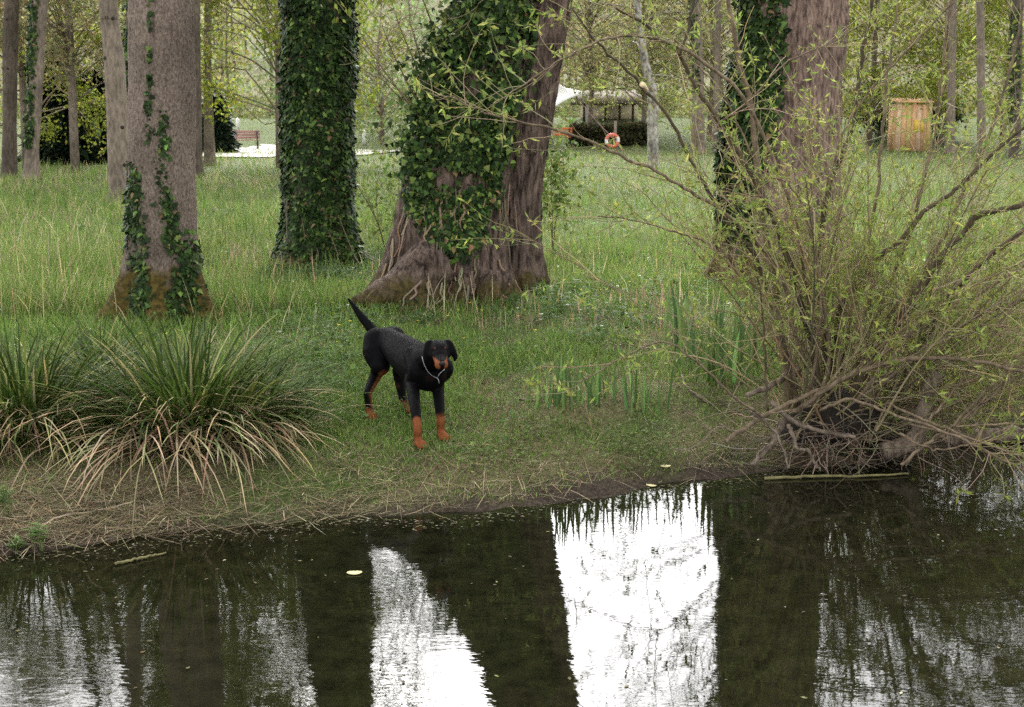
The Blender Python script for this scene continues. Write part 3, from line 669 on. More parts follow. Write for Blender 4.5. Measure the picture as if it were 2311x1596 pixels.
# ------------------------------------------------------------------ far-off furniture
def box_v(c, s, rot=0.0, tilt=0.0):
    x, y, z = (np.array(s) / 2); V = np.array([(a * x, b_ * y, c_ * z) for a in (-1, 1) for b_ in (-1, 1) for c_ in (-1, 1)], float)
    ct, st = math.cos(tilt), math.sin(tilt); V = np.stack([V[:, 0], V[:, 1] * ct - V[:, 2] * st, V[:, 1] * st + V[:, 2] * ct], -1)
    cr_, sr = math.cos(rot), math.sin(rot); V = np.stack([V[:, 0] * cr_ - V[:, 1] * sr, V[:, 0] * sr + V[:, 1] * cr_, V[:, 2]], -1)
    return V + np.array(c), [np.array([[0, 1, 3, 2], [4, 6, 7, 5], [0, 4, 5, 1], [2, 3, 7, 6], [0, 2, 6, 4], [1, 5, 7, 3]])]
def bench(b, rot, mat, label):
    root = thing('park_bench', b, label, 'bench')
    c_, s_ = math.cos(rot), math.sin(rot)
    def at(x, y, z): return np.array(b) + [x * c_ - y * s_, x * s_ + y * c_, z]
    for k in range(3): mk('seat_slat', *box_v(at(0, -.05 - .15 * k, .46), (1.6, .12, .05), rot), mat, root)
    for k in range(3): mk('backrest_slat', *box_v(at(0, .06 + .03 * k, .60 + .15 * k), (1.6, .05, .12), rot, -.15), mat, root)
    for x in (-.65, .65):
        mk('leg', *box_v(at(x, -.36, .22), (.08, .08, .44), rot), M['iron'], root)
        mk('leg', *box_v(at(x, .05, .46), (.08, .08, .92), rot, -.12), M['iron'], root)
M['iron'] = principled('dark_iron', (.05, .04, .04), .6)
M['red'] = principled('faded_red_paint', (.38, .21, .19), .6, .25, 6)
M['orange'] = principled('orange_red_paint', (.55, .13, .04), .6, .2, 6)
bb = Pz(553, 309, gz(*Pz(553, 309, 0.3)[:2])); bb = G(553, 309); bench(bb, .25, M['red'], 'faded red slatted bench on the far side of the gravel path')
bench(G(1258, 302), -.4, M['orange'], 'orange-red bench half hidden behind the right stem of the leaning tree')
# ring buoy on its post
b = G(1388, 322); s = b[1] / F; c0 = D(1382, 290, b[1] - .12)
root = thing('ring_buoy_stand', b, 'red and white ring buoy on a short post at the far meadow edge', 'ring buoy')
mk('post', *box_v(b + [0, 0, .75], (.12, .1, 1.6)), M['bark_pale'], root)
mk('hook', *box_v(c0 + [0, .06, .3], (.06, .14, .05)), M['bark_pale'], root)
m, n, l, o = new_mat('ring_buoy_paint'); p = n.new('ShaderNodeBsdfPrincipled'); l.new(p.outputs[0], o.inputs[0]); p.inputs['Roughness'].default_value = .5
at_ = n.new('ShaderNodeAttribute'); at_.attribute_name = 'Col'; l.new(at_.outputs['Color'], p.inputs['Base Color'])
a = np.linspace(0, 2 * math.pi, 49)[:-1]; bb_ = np.arange(10) * 2 * math.pi / 10
V = np.array([c0 + [(.27 + .075 * math.cos(q_)) * math.cos(t), .07 * math.sin(q_), (.27 + .075 * math.cos(q_)) * math.sin(t)] for t in a for q_ in bb_])
cc = np.array([((.75, .68, .62) if int(t / (math.pi / 4) + .25) % 4 == 0 else (.62, .13, .08)) for t in a for q_ in bb_])
i_ = np.arange(48)[:, None] * 10; j_ = np.arange(10)[None]
mk('ring', V, [np.stack([i_ + j_, i_ + (j_ + 1) % 10, (i_ + 10) % 480 + (j_ + 1) % 10, (i_ + 10) % 480 + j_], -1).reshape(-1, 4)], m, root, cc, True)
# white peaked canopy
y = 71.0; apex = D(1247, 150, y); cr = [D(1324, 183, y), D(1246, 217, y - 2.2), D(1172, 188, y), D(1244, 172, y + 2.4)]
b = np.array([apex[0], y, gz(apex[0], y)])
root = thing('canopy', b, 'white peaked fabric canopy showing just right of the leaning tree', 'canopy')
V = []; Tq = []
for k in range(4):
    A_, B_ = cr[k], cr[(k + 1) % 4]; n_ = 7; base = len(V)
    for i_ in range(n_):
        for j_ in range(n_):
            s_, t_ = i_ / (n_ - 1), j_ / (n_ - 1)
            e = A_ + (B_ - A_) * t_ + (0, 0, .25 * 4 * t_ * (1 - t_) * .5); V.append(apex + (e - apex) * s_ - np.array([0, 0, .35 * math.sin(math.pi * s_)]) * .6)
    for i_ in range(n_ - 1):
        for j_ in range(n_ - 1): Tq.append((base + i_ * n_ + j_, base + i_ * n_ + j_ + 1, base + (i_ + 1) * n_ + j_ + 1, base + (i_ + 1) * n_ + j_))
cv = principled('white_canvas', (.85, .84, .80), .8)
so = mk('fabric', V, [np.array(Tq)], cv, root, None, True); so.modifiers.new('thick', 'SOLIDIFY').thickness = .02
pm = principled('canopy_pole', (.3, .28, .26), .5)
for e in cr + [apex]:
    mk('pole', *tube(np.array([[e[0], e[1], gz(e[0], e[1]) - .1], e - [0, 0, .05]]), .05, 8), pm, root, None, True)
# open timber shelter with a cream back wall
y = 80.0; s = y / F; b = D(1375, 275, y); b[2] = gz(b[0], b[1])
root = thing('shelter', b, 'open timber shelter with dark posts and a cream back wall behind the ring buoy', 'shelter')
timber = principled('dark_timber', (.06, .045, .035), .8, .3, 8); cream = principled('cream_wall', (.62, .52, .38), .9, .15, 2)
zt = D(1375, 205, y)[2]; zb = b[2]; roofm = principled('weathered_roof', (.13, .11, .08), .9, .3, 4)
mk('wall', *box_v((D(1375, 240, y + 2.4)[0], y + 2.4, (zt + zb) / 2), (3.6, .12, zt - zb)), cream, root)
for u in (1318, 1333, 1366, 1398, 1428): mk('post', *box_v((D(u, 240, y)[0], y, (zt + zb) / 2), (.14, .14, zt - zb)), timber, root)
for k in (0, 1):
    mk('roof', *box_v((b[0], y + .35 + 1.7 * k, zt + .35), (3.9, 1.9, .09), 0, (.42, -.42)[k]), roofm, root)
mk('beam', *box_v((b[0], y, zt - .05), (4.8, .16, .16)), timber, root)
# orange hut
y = 66.0; b = D(2050, 285, y); b[2] = gz(b[0], b[1])
root = thing('hut', b, 'small orange timber hut between two dark shrubs, seen through the willow twigs', 'hut')
om = principled('orange_boards', (.58, .34, .17), .8, .2, 5); ym = principled('yellow_panel', (.65, .45, .06), .7)
hw_, hh_ = 1.75, D(2050, 200, y)[2] - b[2]
om3 = principled('ochre_boards', (.52, .37, .14), .8, .2, 5); om2 = principled('peach_boards', (.62, .42, .27), .8, .2, 5)
for k in range(7): mk('plank', *box_v((b[0] - hw_ / 2 + (k + .5) * hw_ / 7, y - .75, b[2] + hh_ * (.47, .44, .46)[k % 3]), (hw_ / 7 - .015, .05, hh_ * (.94, .88, .92)[k % 3])), (om2, om, om3, om)[k % 4], root)
mk('wall', *box_v((b[0], y, b[2] + hh_ * .46), (hw_ - .04, 1.42, hh_ * .92)), om, root)
mk('window', *box_v((b[0] + .12, y - .79, b[2] + hh_ * .5), (.22, .03, .62)), ym, root)
mk('window', *box_v((b[0] + .42, y - .79, b[2] + hh_ * .5), (.16, .03, .62)), ym, root)
mk('roof', *box_v((b[0], y - .05, b[2] + hh_ + .02), (hw_ + .1, 1.7, .06), 0, .12), om, root)
# small white posts and a cream marker beside the path
wm = principled('white_paint', (.75, .73, .68), .7)
for (u, v, h, lab) in ((537, 268, .75, 'cream marker post on the grassy rise above the bench'), (822, 300, .8, 'short white post at the right edge of the ivied trunk, far back'), (908, 288, .6, 'short white post beside the left edge of the leaning tree, far back')):
    b = G(u, v); o = mk('marker_post', *tube(np.array([b - [0, 0, .1], b + [0, 0, h * .9], b + [0, 0, h]]), [.1, .1, .03], 8), wm, None, loc=b); tag(o, lab, 'post')
# clipped hedge under the shelter
k = 9000; x0 = D(1290, 290, 70)[0]; x1 = D(1462, 290, 70)[0]
x = rng.uniform(x0, x1, k); y = rng.uniform(69.3, 70.7, k); h = rng.uniform(0, 1, k) ** .7; P = np.stack([x, y, ground(x, y) + h * (.85 + .25 * vnoise(np.stack([x, 0 * x, 0 * x], -1), .8))], -1)
L = .2 * rng.uniform(.6, 1.3, k); V, f, c = leaves(P, rng.normal(0, 1, (k, 3)), rng.normal(0, 1, (k, 3)) + [0, -.5, .3], L, L * .8, mixcol([(.05, .055, .022), (.09, .085, .035), (.035, .03, .02)], [3, 3, 2], k))
hb = np.array([(x0 + x1) / 2, 70, gz((x0 + x1) / 2, 70)]); root = thing('hedge', hb, 'low dark brownish-green hedge behind the ring buoy', 'hedge')
mk('foliage', V, f, M['leaf'], root, c, False, 'stuff')
w = Bag()
for k in range(40):
    x = rng.uniform(x0, x1); z = gz(x, 70); w.add(*tube(np.array([(x, 70, z - .1), (x + .1, 70, z + .6), (x + rng.normal(0, .2), 70, z + 1.3)]), [.03, .02, .01], 4, False), col=(.10, .08, .06))
w.build('branch', M['twig'], root, True, kind='stuff')

# ------------------------------------------------------------------ saplings
def sapling(u, v, stems, nl, label, leaf=.05, cols=None, name='sapling', cat='sapling', rad=.008, spread=.1):
    b = G(u, v); root = thing(name, b, label, cat); y = b[1]; tips = []
    tw = Bag()
    for pts in stems:
        P = smooth_path([D(a, c_, y + rng.uniform(-.15, .15)) for a, c_ in pts], 16); P[0] = b + rng.normal(0, .05, 3) * [1, 1, 0]
        r = rad * rng.uniform(.7, 1.3)
        mk('stem', *tube(P, np.linspace(r, r * .3, 16), 6, False), M['stem'], root, None, True)
        tips.append(P[5:])
        for k in range(5, 16):
            d = unit(P[k] - P[k - 1] + rng.normal(0, .7, 3)) * rng.uniform(.1, .35); Q = np.array([P[k], P[k] + d * .5 + [0, 0, .03], P[k] + d])
            tw.add(*tube(Q, [.004, .003, .002], 3, False), col=(.16, .13, .08)); tips.append(Q)
    tw.build('twig', M['twig'], root, True, kind='stuff')
    V, f, c = crown_leaves(tips, nl, leaf, .6, cols or [(.13, .18, .04), (.10, .15, .035), (.18, .22, .06)], [4, 3, 2], spread)
    mk('leaves', V, f, M['leaf'], root, c, False, 'stuff')
sapling(872, 545, [[(872, 545), (850, 470), (800, 380), (745, 290), (690, 190)], [(872, 545), (855, 480), (850, 400), (865, 310), (872, 285)], [(872, 545), (885, 470), (900, 400), (890, 340)], [(872, 545), (860, 500), (835, 430), (815, 400)], [(872, 545), (890, 500), (915, 450), (930, 400)]], 750, 'thin leafy sapling with a long bare leaning stem, left of the leaning tree', .075, spread=.16)
sapling(1248, 545, [[(1248, 545), (1246, 440), (1243, 360), (1250, 290)], [(1248, 545), (1240, 450), (1225, 380), (1222, 330)], [(1248, 545), (1256, 460), (1268, 390), (1272, 330)]], 900, 'upright leafy sapling just right of the leaning tree', .085, spread=.17)

# ------------------------------------------------------------------ sedge tussocks
def tussock(u, v, rad, n_green, n_dry, Lg, label, droop_az=-math.pi / 2):
    b = G(u, v); root = thing('sedge_tussock', b, label, 'tussock', 'sedge tussocks on the bank')
    def base(n, k=1.0):
        a = rng.uniform(0, 6.28, n); r = rad * k * np.sqrt(rng.uniform(0, 1, n)); x = b[0] + np.cos(a) * r; y = b[1] + np.sin(a) * r * .8
        return np.stack([x, y, ground(x, y) + .10 * (1 - (r / rad / k) ** 2)], -1), a, r / (rad * k)
    p, a, r = base(n_green); az = a + rng.normal(0, .5, n_green)
    th0 = .08 + .55 * r + rng.normal(0, .1, n_green); th1 = th0 + rng.uniform(.5, 1.7, n_green)
    V, f, c = blades(p, az, Lg * rng.uniform(.45, 1.2, n_green), .0165, th0, th1, 6, None, mixcol([(.028, .05, .009), (.065, .10, .018), (.14, .175, .045), (.32, .28, .12)], [5, 4, 1.8, .8], n_green))
    mk('green_blades', V, f, M['grass'], root, c, True, 'stuff')
    p, a, r = base(n_dry, 1.0); p[:, 1] -= rad * .3; az = droop_az + rng.normal(0, .75, n_dry)
    th0 = rng.uniform(.5, 1.2, n_dry); th1 = th0 + rng.uniform(.9, 1.9, n_dry)
    L = Lg * rng.uniform(.6, 1.35, n_dry)
    V, f, c = blades(p, az, L, .012, th0, np.minimum(th1, 2.75), 7, None, mixcol([(.42, .33, .19), (.34, .25, .14), (.24, .16, .09), (.22, .21, .10)], [4, 3, 2, 1.5], n_dry))
    gzv = ground(V[:, 0], V[:, 1]); V[:, 2] = np.maximum(V[:, 2], np.maximum(gzv, 0) + .006)
    mk('dry_blades', V, f, M['dry'], root, c, True, 'stuff')
tussock(430, 965, .40, 1000, 250, .80, 'largest dark green sedge tussock, its straw-coloured dead blades trailing towards the water', -1.3)
tussock(585, 955, .28, 260, 80, .55, 'looser pale-tipped sedge clump between the largest tussock and the dog', -1.0)
tussock(55, 960, .38, 850, 150, .74, 'dark green sedge tussock at the left edge of the bank', -1.5)
tussock(240, 880, .26, 380, 50, .66, 'smaller sedge tussock between the left-edge tussock and the largest one', -1.6)

# ------------------------------------------------------------------ iris clumps
def iris(pts, hmin, hmax, label, wid=.022, sd=.06):
    cs = [G(u, v) for u, v in pts]; root = thing('iris_clump', np.mean(cs, 0), label, 'plant', 'iris clumps on the bank'); 
    for c0 in cs:
        k = rng.integers(3, 7); p = c0 + rng.normal(0, sd, (k, 3)) * [1, .6, 0]; p[:, 2] = ground(p[:, 0], p[:, 1]) - .01
        az = rng.uniform(0, 6.28, k); th = rng.normal(0, .17, k)
        V, f, c = blades(p, az, rng.uniform(hmin, hmax, k), wid * rng.uniform(.7, 1.2, k), th, th + rng.uniform(-.05, .35, k), 5, rng.uniform(-.4, .4, k) - az - math.pi / 2 + rng.choice([0, .4], k), mixcol([(.09, .155, .045), (.14, .20, .065), (.07, .12, .04)], [4, 3, 3], k, .2))
        for q_ in range(k):                # each sword leaf is its own part
            m_ = 11; vs = V[q_ * m_:(q_ + 1) * m_]
            mk('leaf_blade', vs, [np.array([[2 * j, 2 * j + 1, 2 * j + 3, 2 * j + 2] for j in range(4)]), np.array([[8, 9, 10]])], M['grass'], root, c[q_ * m_:(q_ + 1) * m_], True)
iris([(1252, 870), (1318, 872), (1405, 874), (1240, 885), (1262, 888), (1300, 893), (1330, 886), (1345, 896), (1385, 898), (1420, 890), (1440, 905), (1465, 893), (1372, 880), (1285, 880)], .13, .40, 'row of young sword-leaved iris on the bank right of the dog', .018, .075)
iris([(1520, 770), (1545, 800), (1560, 812), (1590, 830), (1575, 790), (1610, 835), (1635, 830), (1655, 815), (1620, 800), (1680, 825), (1510, 745), (1700, 790), (1665, 770)], .38, .62, 'tall iris clump at the left foot of the willow bush', .03)
iris([(2165, 885), (2200, 880), (2222, 885), (2185, 872), (2240, 876)], .14, .24, 'few short iris blades at the water edge right of the willow bush', .02)
iris([(2140, 800), (2290, 800), (2230, 760)], .4, .6, 'iris leaves standing in the brown reeds behind the willow bush', .025)

# ------------------------------------------------------------------ willow bush
yW = 7.95
bW = G(1880, 985); bW[2] = .02
wil = thing('willow_bush', bW, 'sprawling willow bush with arching stems and small yellow-green leaves at the water edge', 'bush')
stem_paths = []
def stem(pts, y0, y1, r0, r1, mat='stem', n=None, leafy=(.25, 1.0), lab=None, name='stem'):
    n = n or max(14, 5 * len(pts)); ys = np.linspace(y0, y1, len(pts))
    P = smooth_path([D(u, v, y) for (u, v), y in zip(pts, ys)], n)
    P[1:-1] += (rng.normal(0, 1, (n - 2, 3)) * .004)
    mk(name, *tube(P, np.linspace(r0, r1, n), 9), M[mat], wil, None, True, label=lab)
    if leafy: stem_paths.append((P, leafy))
    return P
S = stem
S([(1790, 900), (1772, 815), (1747, 626), (1726, 480), (1708, 330), (1693, 202), (1662, 85), (1642, -60), (1620, -200)], 8.05, 8.0, .026, .011, 'stem')
S([(1860, 900), (1830, 740), (1783, 570), (1751, 481), (1693, 361), (1631, 264), (1569, 167), (1534, 97), (1464, 35), (1390, -10)], 8.0, 7.6, .024, .008, 'stem_dark')
S([(1534, 97), (1550, 50), (1563, -20), (1570, -120)], 7.65, 7.7, .009, .006, 'stem_dark')
S([(1800, 890), (1770, 750), (1709, 563), (1662, 501), (1608, 423), (1561, 338), (1511, 241), (1414, 132), (1340, 60), (1290, -10)], 7.9, 7.3, .018, .005, 'stem_dark')
S([(1820, 800), (1760, 590), (1709, 524), (1662, 478), (1616, 439), (1561, 408), (1480, 361), (1371, 311), (1300, 279), (1141, 240), (1071, 219), (1017, 191), (965, 185)], 7.9, 7.0, .014, .004, 'stem', leafy=(.3, 1))
S([(1840, 800), (1800, 500), (1700, 230), (1570, 100), (1450, 55), (1388, 57), (1335, 71), (1265, 109), (1194, 155), (1106, 212)], 8.0, 6.9, .013, .003, 'stem', leafy=(.3, 1))
S([(1905, 930), (1950, 810), (2008, 728), (2051, 664), (2106, 575), (2149, 524), (2196, 469), (2230, 452), (2330, 428), (2450, 380)], 7.95, 7.6, .030, .014, 'stem_dark')
S([(1865, 900), (1875, 760), (1898, 664), (1932, 618), (1979, 554), (2030, 520), (2085, 450), (2124, 423), (2171, 388), (2213, 346), (2330, 240), (2420, 140)], 8.1, 7.9, .022, .008, 'stem_dark')
S([(1790, 905), (1830, 877), (1898, 830), (1966, 801), (2051, 784), (2136, 781), (2221, 792), (2330, 818), (2450, 860)], 7.6, 7.3, .016, .009, 'stem')
S([(1640, 972), (1655, 958), (1711, 920), (1775, 886), (1838, 856), (1894, 835), (1957, 800), (2060, 720), (2200, 640), (2330, 560)], 7.45, 7.7, .013, .012, 'stem', leafy=(.5, 1))
S([(1990, 992), (2040, 978), (2070, 950), (2089, 881), (2112, 812)], 7.75, 7.8, .060, .045, 'root', leafy=None, lab='thick sawn-off curved stem low at the right', name='stump')
S([(1900, 985), (1936, 962), (2008, 915), (2045, 830), (2072, 770), (2110, 690), (2180, 600), (2300, 500), (2420, 420)], 7.85, 8.2, .05, .012, 'stem_dark')
S([(1800, 810), (1783, 818), (1732, 847), (1685, 864)], 8.0, 7.75, .026, .014, 'root', leafy=None, lab='pale broken stub pointing left', name='broken_stub')
S([(1770, 920), (1757, 945), (1745, 971), (1720, 1000), (1695, 1022)], 7.75, 7.45, .024, .010, 'root', leafy=None, name='root')
S([(1780, 930), (1792, 960), (1800, 985), (1822, 988), (1838, 1015), (1850, 1035)], 7.6, 7.35, .014, .007, 'root', leafy=None, name='root')
S([(1740, 880), (1790, 925), (1850, 945), (1930, 960)], 7.6, 7.55, .016, .012, 'root', leafy=None, name='root')
S([(1690, 900), (1740, 935), (1770, 990), (1778, 1030)], 7.5, 7.4, .009, .005, 'root', leafy=None, name='root')
S([(1850, 900), (1921, 876), (2018, 909), (2128, 945), (2197, 976), (2330, 1045)], 7.5, 6.95, .010, .007, 'stem', leafy=(.7, 1))
S([(2000, 880), (2087, 921), (2156, 948), (2330, 1015)], 7.55, 7.0, .008, .006, 'stem', leafy=(.8, 1))
S([(2034, 1022), (2087, 979), (2128, 948), (2197, 904), (2300, 800), (2400, 690)], 7.35, 7.6, .010, .006, 'stem', leafy=(.6, 1))
S([(2050, 930), (2128, 945), (2170, 934), (2330, 930)], 7.5, 7.2, .007, .006, 'stem', leafy=None)
S([(2030, 950), (2087, 981), (2128, 987), (2197, 973), (2253, 948), (2330, 908)], 7.4, 7.2, .007, .004, 'stem', leafy=None)
S([(2060, 970), (2084, 937), (2142, 868), (2184, 813), (2260, 700), (2330, 600)], 7.5, 7.6, .009, .005, 'stem', leafy=(.4, 1))
S([(2120, 960), (2148, 934), (2247, 832), (2330, 745)], 7.4, 7.5, .009, .007, 'stem', leafy=(.6, 1))
S([(2128, 966), (2160, 934), (2262, 830), (2340, 755)], 7.42, 7.55, .008, .006, 'stem', leafy=None)
S([(1870, 850), (1850, 560), (1872, 388), (1891, 342), (1915, 283), (1934, 186), (1946, 85), (1968, -20), (1985, -140)], 8.1, 8.2, .020, .010, 'stem_dark')
S([(1870, 400), (1900, 280), (1950, 194), (1996, 140), (2082, 50), (2160, -30)], 8.1, 7.9, .008, .004, 'stem')
S([(1600, 290), (1627, 249), (1689, 202), (1775, 113), (1864, 74), (1960, 20)], 7.7, 7.9, .007, .003, 'stem')
S([(1720, 910), (1711, 907), (1647, 860), (1566, 784), (1481, 745), (1328, 826), (1290, 850)], 7.5, 7.1, .009, .003, 'stem', leafy=(.5, 1))
S([(1800, 850), (1765, 700), (1711, 626), (1668, 592), (1600, 524), (1528, 498), (1426, 469), (1350, 460)], 7.8, 7.3, .010, .003, 'stem', leafy=(.4, 1))
S([(1732, 900), (1728, 800), (1722, 700), (1714, 620), (1690, 500)], 7.6, 7.6, .008, .004, 'stem_dark', leafy=(.4, 1))
S([(1850, 870), (1870, 800), (1865, 700), (1850, 600), (1825, 480), (1800, 400)], 7.7, 7.6, .014, .005, 'stem')
S([(1830, 860), (1850, 700), (1845, 560), (1815, 440), (1770, 380), (1715, 375)], 7.7, 7.4, .010, .003, 'stem')
S([(1900, 880), (2000, 700), (2100, 560), (2200, 350), (2260, 200), (2300, 40), (2320, -80)], 8.1, 8.3, .018, .006, 'stem')
S([(1900, 900), (1960, 720), (2030, 560), (2080, 400), (2110, 250), (2130, 100), (2140, -60)], 8.2, 8.5, .016, .006, 'stem')
S([(1880, 880), (1920, 700), (1960, 520), (1985, 350), (2000, 180), (2020, 20), (2040, -120)], 8.2, 8.5, .014, .006, 'stem')
S([(1930, 900), (2080, 760), (2200, 690), (2330, 640), (2450, 610)], 7.9, 8.0, .014, .008, 'stem')
S([(1930, 880), (2080, 700), (2220, 560), (2340, 470)], 7.6, 7.3, .012, .007, 'stem')
S([(1700, 330), (1640, 200), (1610, 100), (1600, -40)], 8.0, 8.2, .006, .003, 'stem')
# sawn stub, bright end grain
e = D(1450, 164, 7.45); V, f = tube(np.array([e + [.03, .05, -.03], e, e + [-.004, -.012, .002]]), [.012, .017, .016], 10)
mk('sawn_end', V, f, principled('cut_wood', (.72, .58, .36), .7), wil, None, True, label='pale sawn end of a branch')
# many procedural shoots from the stool
w = Bag()
for k in range(120):
    a = rng.uniform(-.42, 1.4) if rng.uniform() < .93 else rng.uniform(-1.0, -.4)
    base = bW + [rng.normal(.05, .22), rng.normal(.12, .14), rng.uniform(.05, .3)]
    L = rng.uniform(.8, 2.4); n = 12; d = unit(np.array([math.sin(a), rng.normal(.05, .3), math.cos(a) * .95])); P = [base]
    for j in range(n):
        d = unit(d + rng.normal(0, .035, 3) + np.array([math.sin(a) * .02, 0, -.022])); P.append(P[-1] + d * L / n)
    P = np.array(P); r = rng.uniform(.004, .009)
    w.add(*tube(P, np.linspace(r, r * .3, n + 1), 5, False), col=mixcol([(.26, .205, .12), (.18, .145, .075), (.11, .085, .05)], [4, 3, 2], 1)[0])
    stem_paths.append((P, (.35, 1)))
w.build('shoot', M['twig'], wil, True, kind='stuff')
# twigs and leaves
tw = Bag(); LP, LT = [], []
for P, (t0, t1) in stem_paths:
    ln = np.linalg.norm(np.diff(P, axis=0), axis=1).sum(); nt_ = int(ln * (8.5 if P[-1][0] < 1.6 else 12.5)) + 2
    for k in range(nt_):
        t = rng.uniform(t0, t1) * (len(P) - 1.01); i_ = int(t); p0 = P[i_] + (P[i_ + 1] - P[i_]) * (t - i_); tg = unit(P[i_ + 1] - P[i_])
        if p0[2] < .12: continue
        d = unit(tg * .8 + rng.normal(0, .55, 3) + [0, 0, .15]); L = rng.uniform(.15, .6); n = 6; Q = [p0]
        for j in range(n):
            d = unit(d + rng.normal(0, .10, 3) + [0, 0, .015]); Q.append(Q[-1] + d * L / n)
        Q = np.array(Q)
        tw.add(*tube(Q, np.linspace(.0028, .0013, n + 1), 3, False), col=mixcol([(.30, .25, .13), (.20, .16, .085), (.28, .21, .13)], [4, 3, 2], 1)[0])
        if rng.uniform() < .72:
            m_ = rng.integers(4, 11); pos = Q[-1] + (Q[-2] - Q[-1]) * rng.uniform(0, 1.6, (m_, 1)); LP.append(pos); LT.append(unit(d) * .45 + rng.normal(0, .7, (m_, 3)))
        for j in range(1, n + 1):
            if rng.uniform() < .28: LP.append(Q[j:j + 1] + 0); LT.append(unit(d)[None] * .5 + rng.normal(0, .8, (1, 3)))
tw.build('twig', M['twig'], wil, True, kind='stuff')
P = np.concatenate(LP); T = np.concatenate(LT); k = len(P); L = rng.uniform(.028, .07, k)
V, f, c = leaves(P, T, rng.normal(0, 1, (k, 3)) + [0, -.4, .8], L, L * .25, mixcol([(.25, .295, .065), (.18, .23, .052), (.32, .345, .10)], [4, 3, 2], k, .2), 'lance', .15)
mk('leaves', V, f, M['leaf'], wil, c, False, 'stuff'); print('willow leaves', k)
# pale dead twigs lying low round the stool
w = Bag()
for k in range(110):
    a = rng.uniform(-1, 1); p0 = bW + [rng.normal(.2, .4), rng.normal(.0, .18), rng.uniform(.06, .4)]; d = unit(np.array([rng.choice([-1, 1], p=[.4, .6]) * rng.uniform(.3, 1), rng.normal(-.35, .4), rng.normal(.12, .35)])); L = rng.uniform(.25, .75); P = [p0]
    for j in range(9): d = unit(d + rng.normal(0, .14, 3) + [0, 0, -.03]); P.append(P[-1] + d * L / 9)
    P = np.array(P); P[:, 2] = np.maximum(P[:, 2], .01); r = rng.uniform(.002, .005)
    w.add(*tube(P, np.linspace(r, r * .4, 10), 4, False), col=mixcol([(.27, .21, .14), (.17, .13, .085), (.09, .07, .05)], [2, 3, 4], 1)[0])
w.build('dead_twig', M['twig'], wil, True, kind='stuff')
# root mat in the dark hollow
w = Bag()
for k in range(130):
    p0 = bW + [rng.normal(-.1, .3), rng.normal(-.12, .1), rng.uniform(.02, .28)]; d = unit(np.array([rng.normal(-.2, .8), rng.normal(-.6, .4), rng.normal(-.35, .3)])); L = rng.uniform(.15, .5); P = [p0]
    for j in range(7): d = unit(d + rng.normal(0, .28, 3)); P.append(P[-1] + d * L / 7)
    P = np.array(P); r = rng.uniform(.002, .006); w.add(*tube(P, np.linspace(r, r * .4, 8), 4, False), col=mixcol([(.20, .15, .11), (.10, .075, .055), (.28, .22, .16)], [3, 3, 1], 1)[0])
w.build('fine_root', M['twig'], wil, True, kind='stuff')
V, f = tube(smooth_path([bW + [-.35, .25, .0], bW + [-.1, .12, .16], bW + [.2, .1, .2], bW + [.5, .2, .05]], 20), np.interp(np.linspace(0, 1, 20), [0, .5, 1], [.08, .2, .08]), 18)
V += (vnoise(V, 9)[:, None] - .5) * .09
mk('stool', V, f, principled('shaded_stool', (.018, .014, .010), .9, .5, 10, .03, 14), wil, None, True)  # near-black colour stands in for the shade of the hollow under the bush

# ------------------------------------------------------------------ the dog
aD = R(31); Fd = np.array([math.sin(aD), -math.cos(aD), 0]); Ld = np.array([math.cos(aD), math.sin(aD), 0]); Ud = np.array([0, 0, 1.])
fR, fL, hR = G(948, 984), G(1000, 966), G(838, 920)
oD = D(962, 800, 7.93); oD[2] = (fR[2] + fL[2]) / 2
HS = .9
def dl(f_, l_, h_): return oD + Fd * f_ + Ld * l_ + Ud * h_ * HS
def to_local(p): q_ = np.asarray(p) - oD; return np.array([q_ @ Fd, q_ @ Ld, q_ @ Ud / HS])
dbm = Bag()
def sect(lst, n=28, side=20):          # torso: elliptical sections (f, l, h, half height, half width)
    A_ = np.array(lst, float); t = np.linspace(0, len(A_) - 1, n * 1); B_ = smooth_path(A_, n)
    V = []
    for f_, l_, h_, hh_, hw_ in B_:
        for k in range(side):
            a_ = 2 * math.pi * k / side; V.append(dl(f_, l_ + hw_ * math.cos(a_) * (1 - .10 * math.sin(a_)), h_ + hh_ * math.sin(a_)))
    i_ = np.arange(n - 1)[:, None] * side; j_ = np.arange(side)[None]
    Q = np.stack([i_ + j_, i_ + (j_ + 1) % side, i_ + side + (j_ + 1) % side, i_ + side + j_], -1).reshape(-1, 4)
    V += [dl(*B_[0][:3]), dl(*B_[-1][:3])]; k = n * side; jj = np.arange(side)
    T = np.vstack([np.stack([np.full(side, k), (jj + 1) % side, jj], -1), np.stack([np.full(side, k + 1), (n - 1) * side + jj, (n - 1) * side + (jj + 1) % side], -1)])
    dbm.add(V, [Q, T])
def ball(c, ax, r):                    # oriented ellipsoid; ax = 3 axes rows, r = radii
    n, m_ = 12, 18; th = np.linspace(0.001, math.pi - .001, n); ph = np.arange(m_) * 2 * math.pi / m_
    TH, PH = np.meshgrid(th, ph, indexing='ij'); X = np.stack([np.sin(TH) * np.cos(PH) * r[0], np.sin(TH) * np.sin(PH) * r[1], np.cos(TH) * r[2]], -1).reshape(-1, 3)
    i_ = np.arange(n - 1)[:, None] * m_; j_ = np.arange(m_)[None]
    Q = np.stack([i_ + j_, i_ + m_ + j_, i_ + m_ + (j_ + 1) % m_, i_ + (j_ + 1) % m_], -1).reshape(-1, 4)
    return np.asarray(c) + X @ np.asarray(ax), [Q, (np.arange(m_)[None, ::-1] if False else None)]
def dball(c, ax, r): V, f = ball(c, ax, r); dbm.add(V, f)
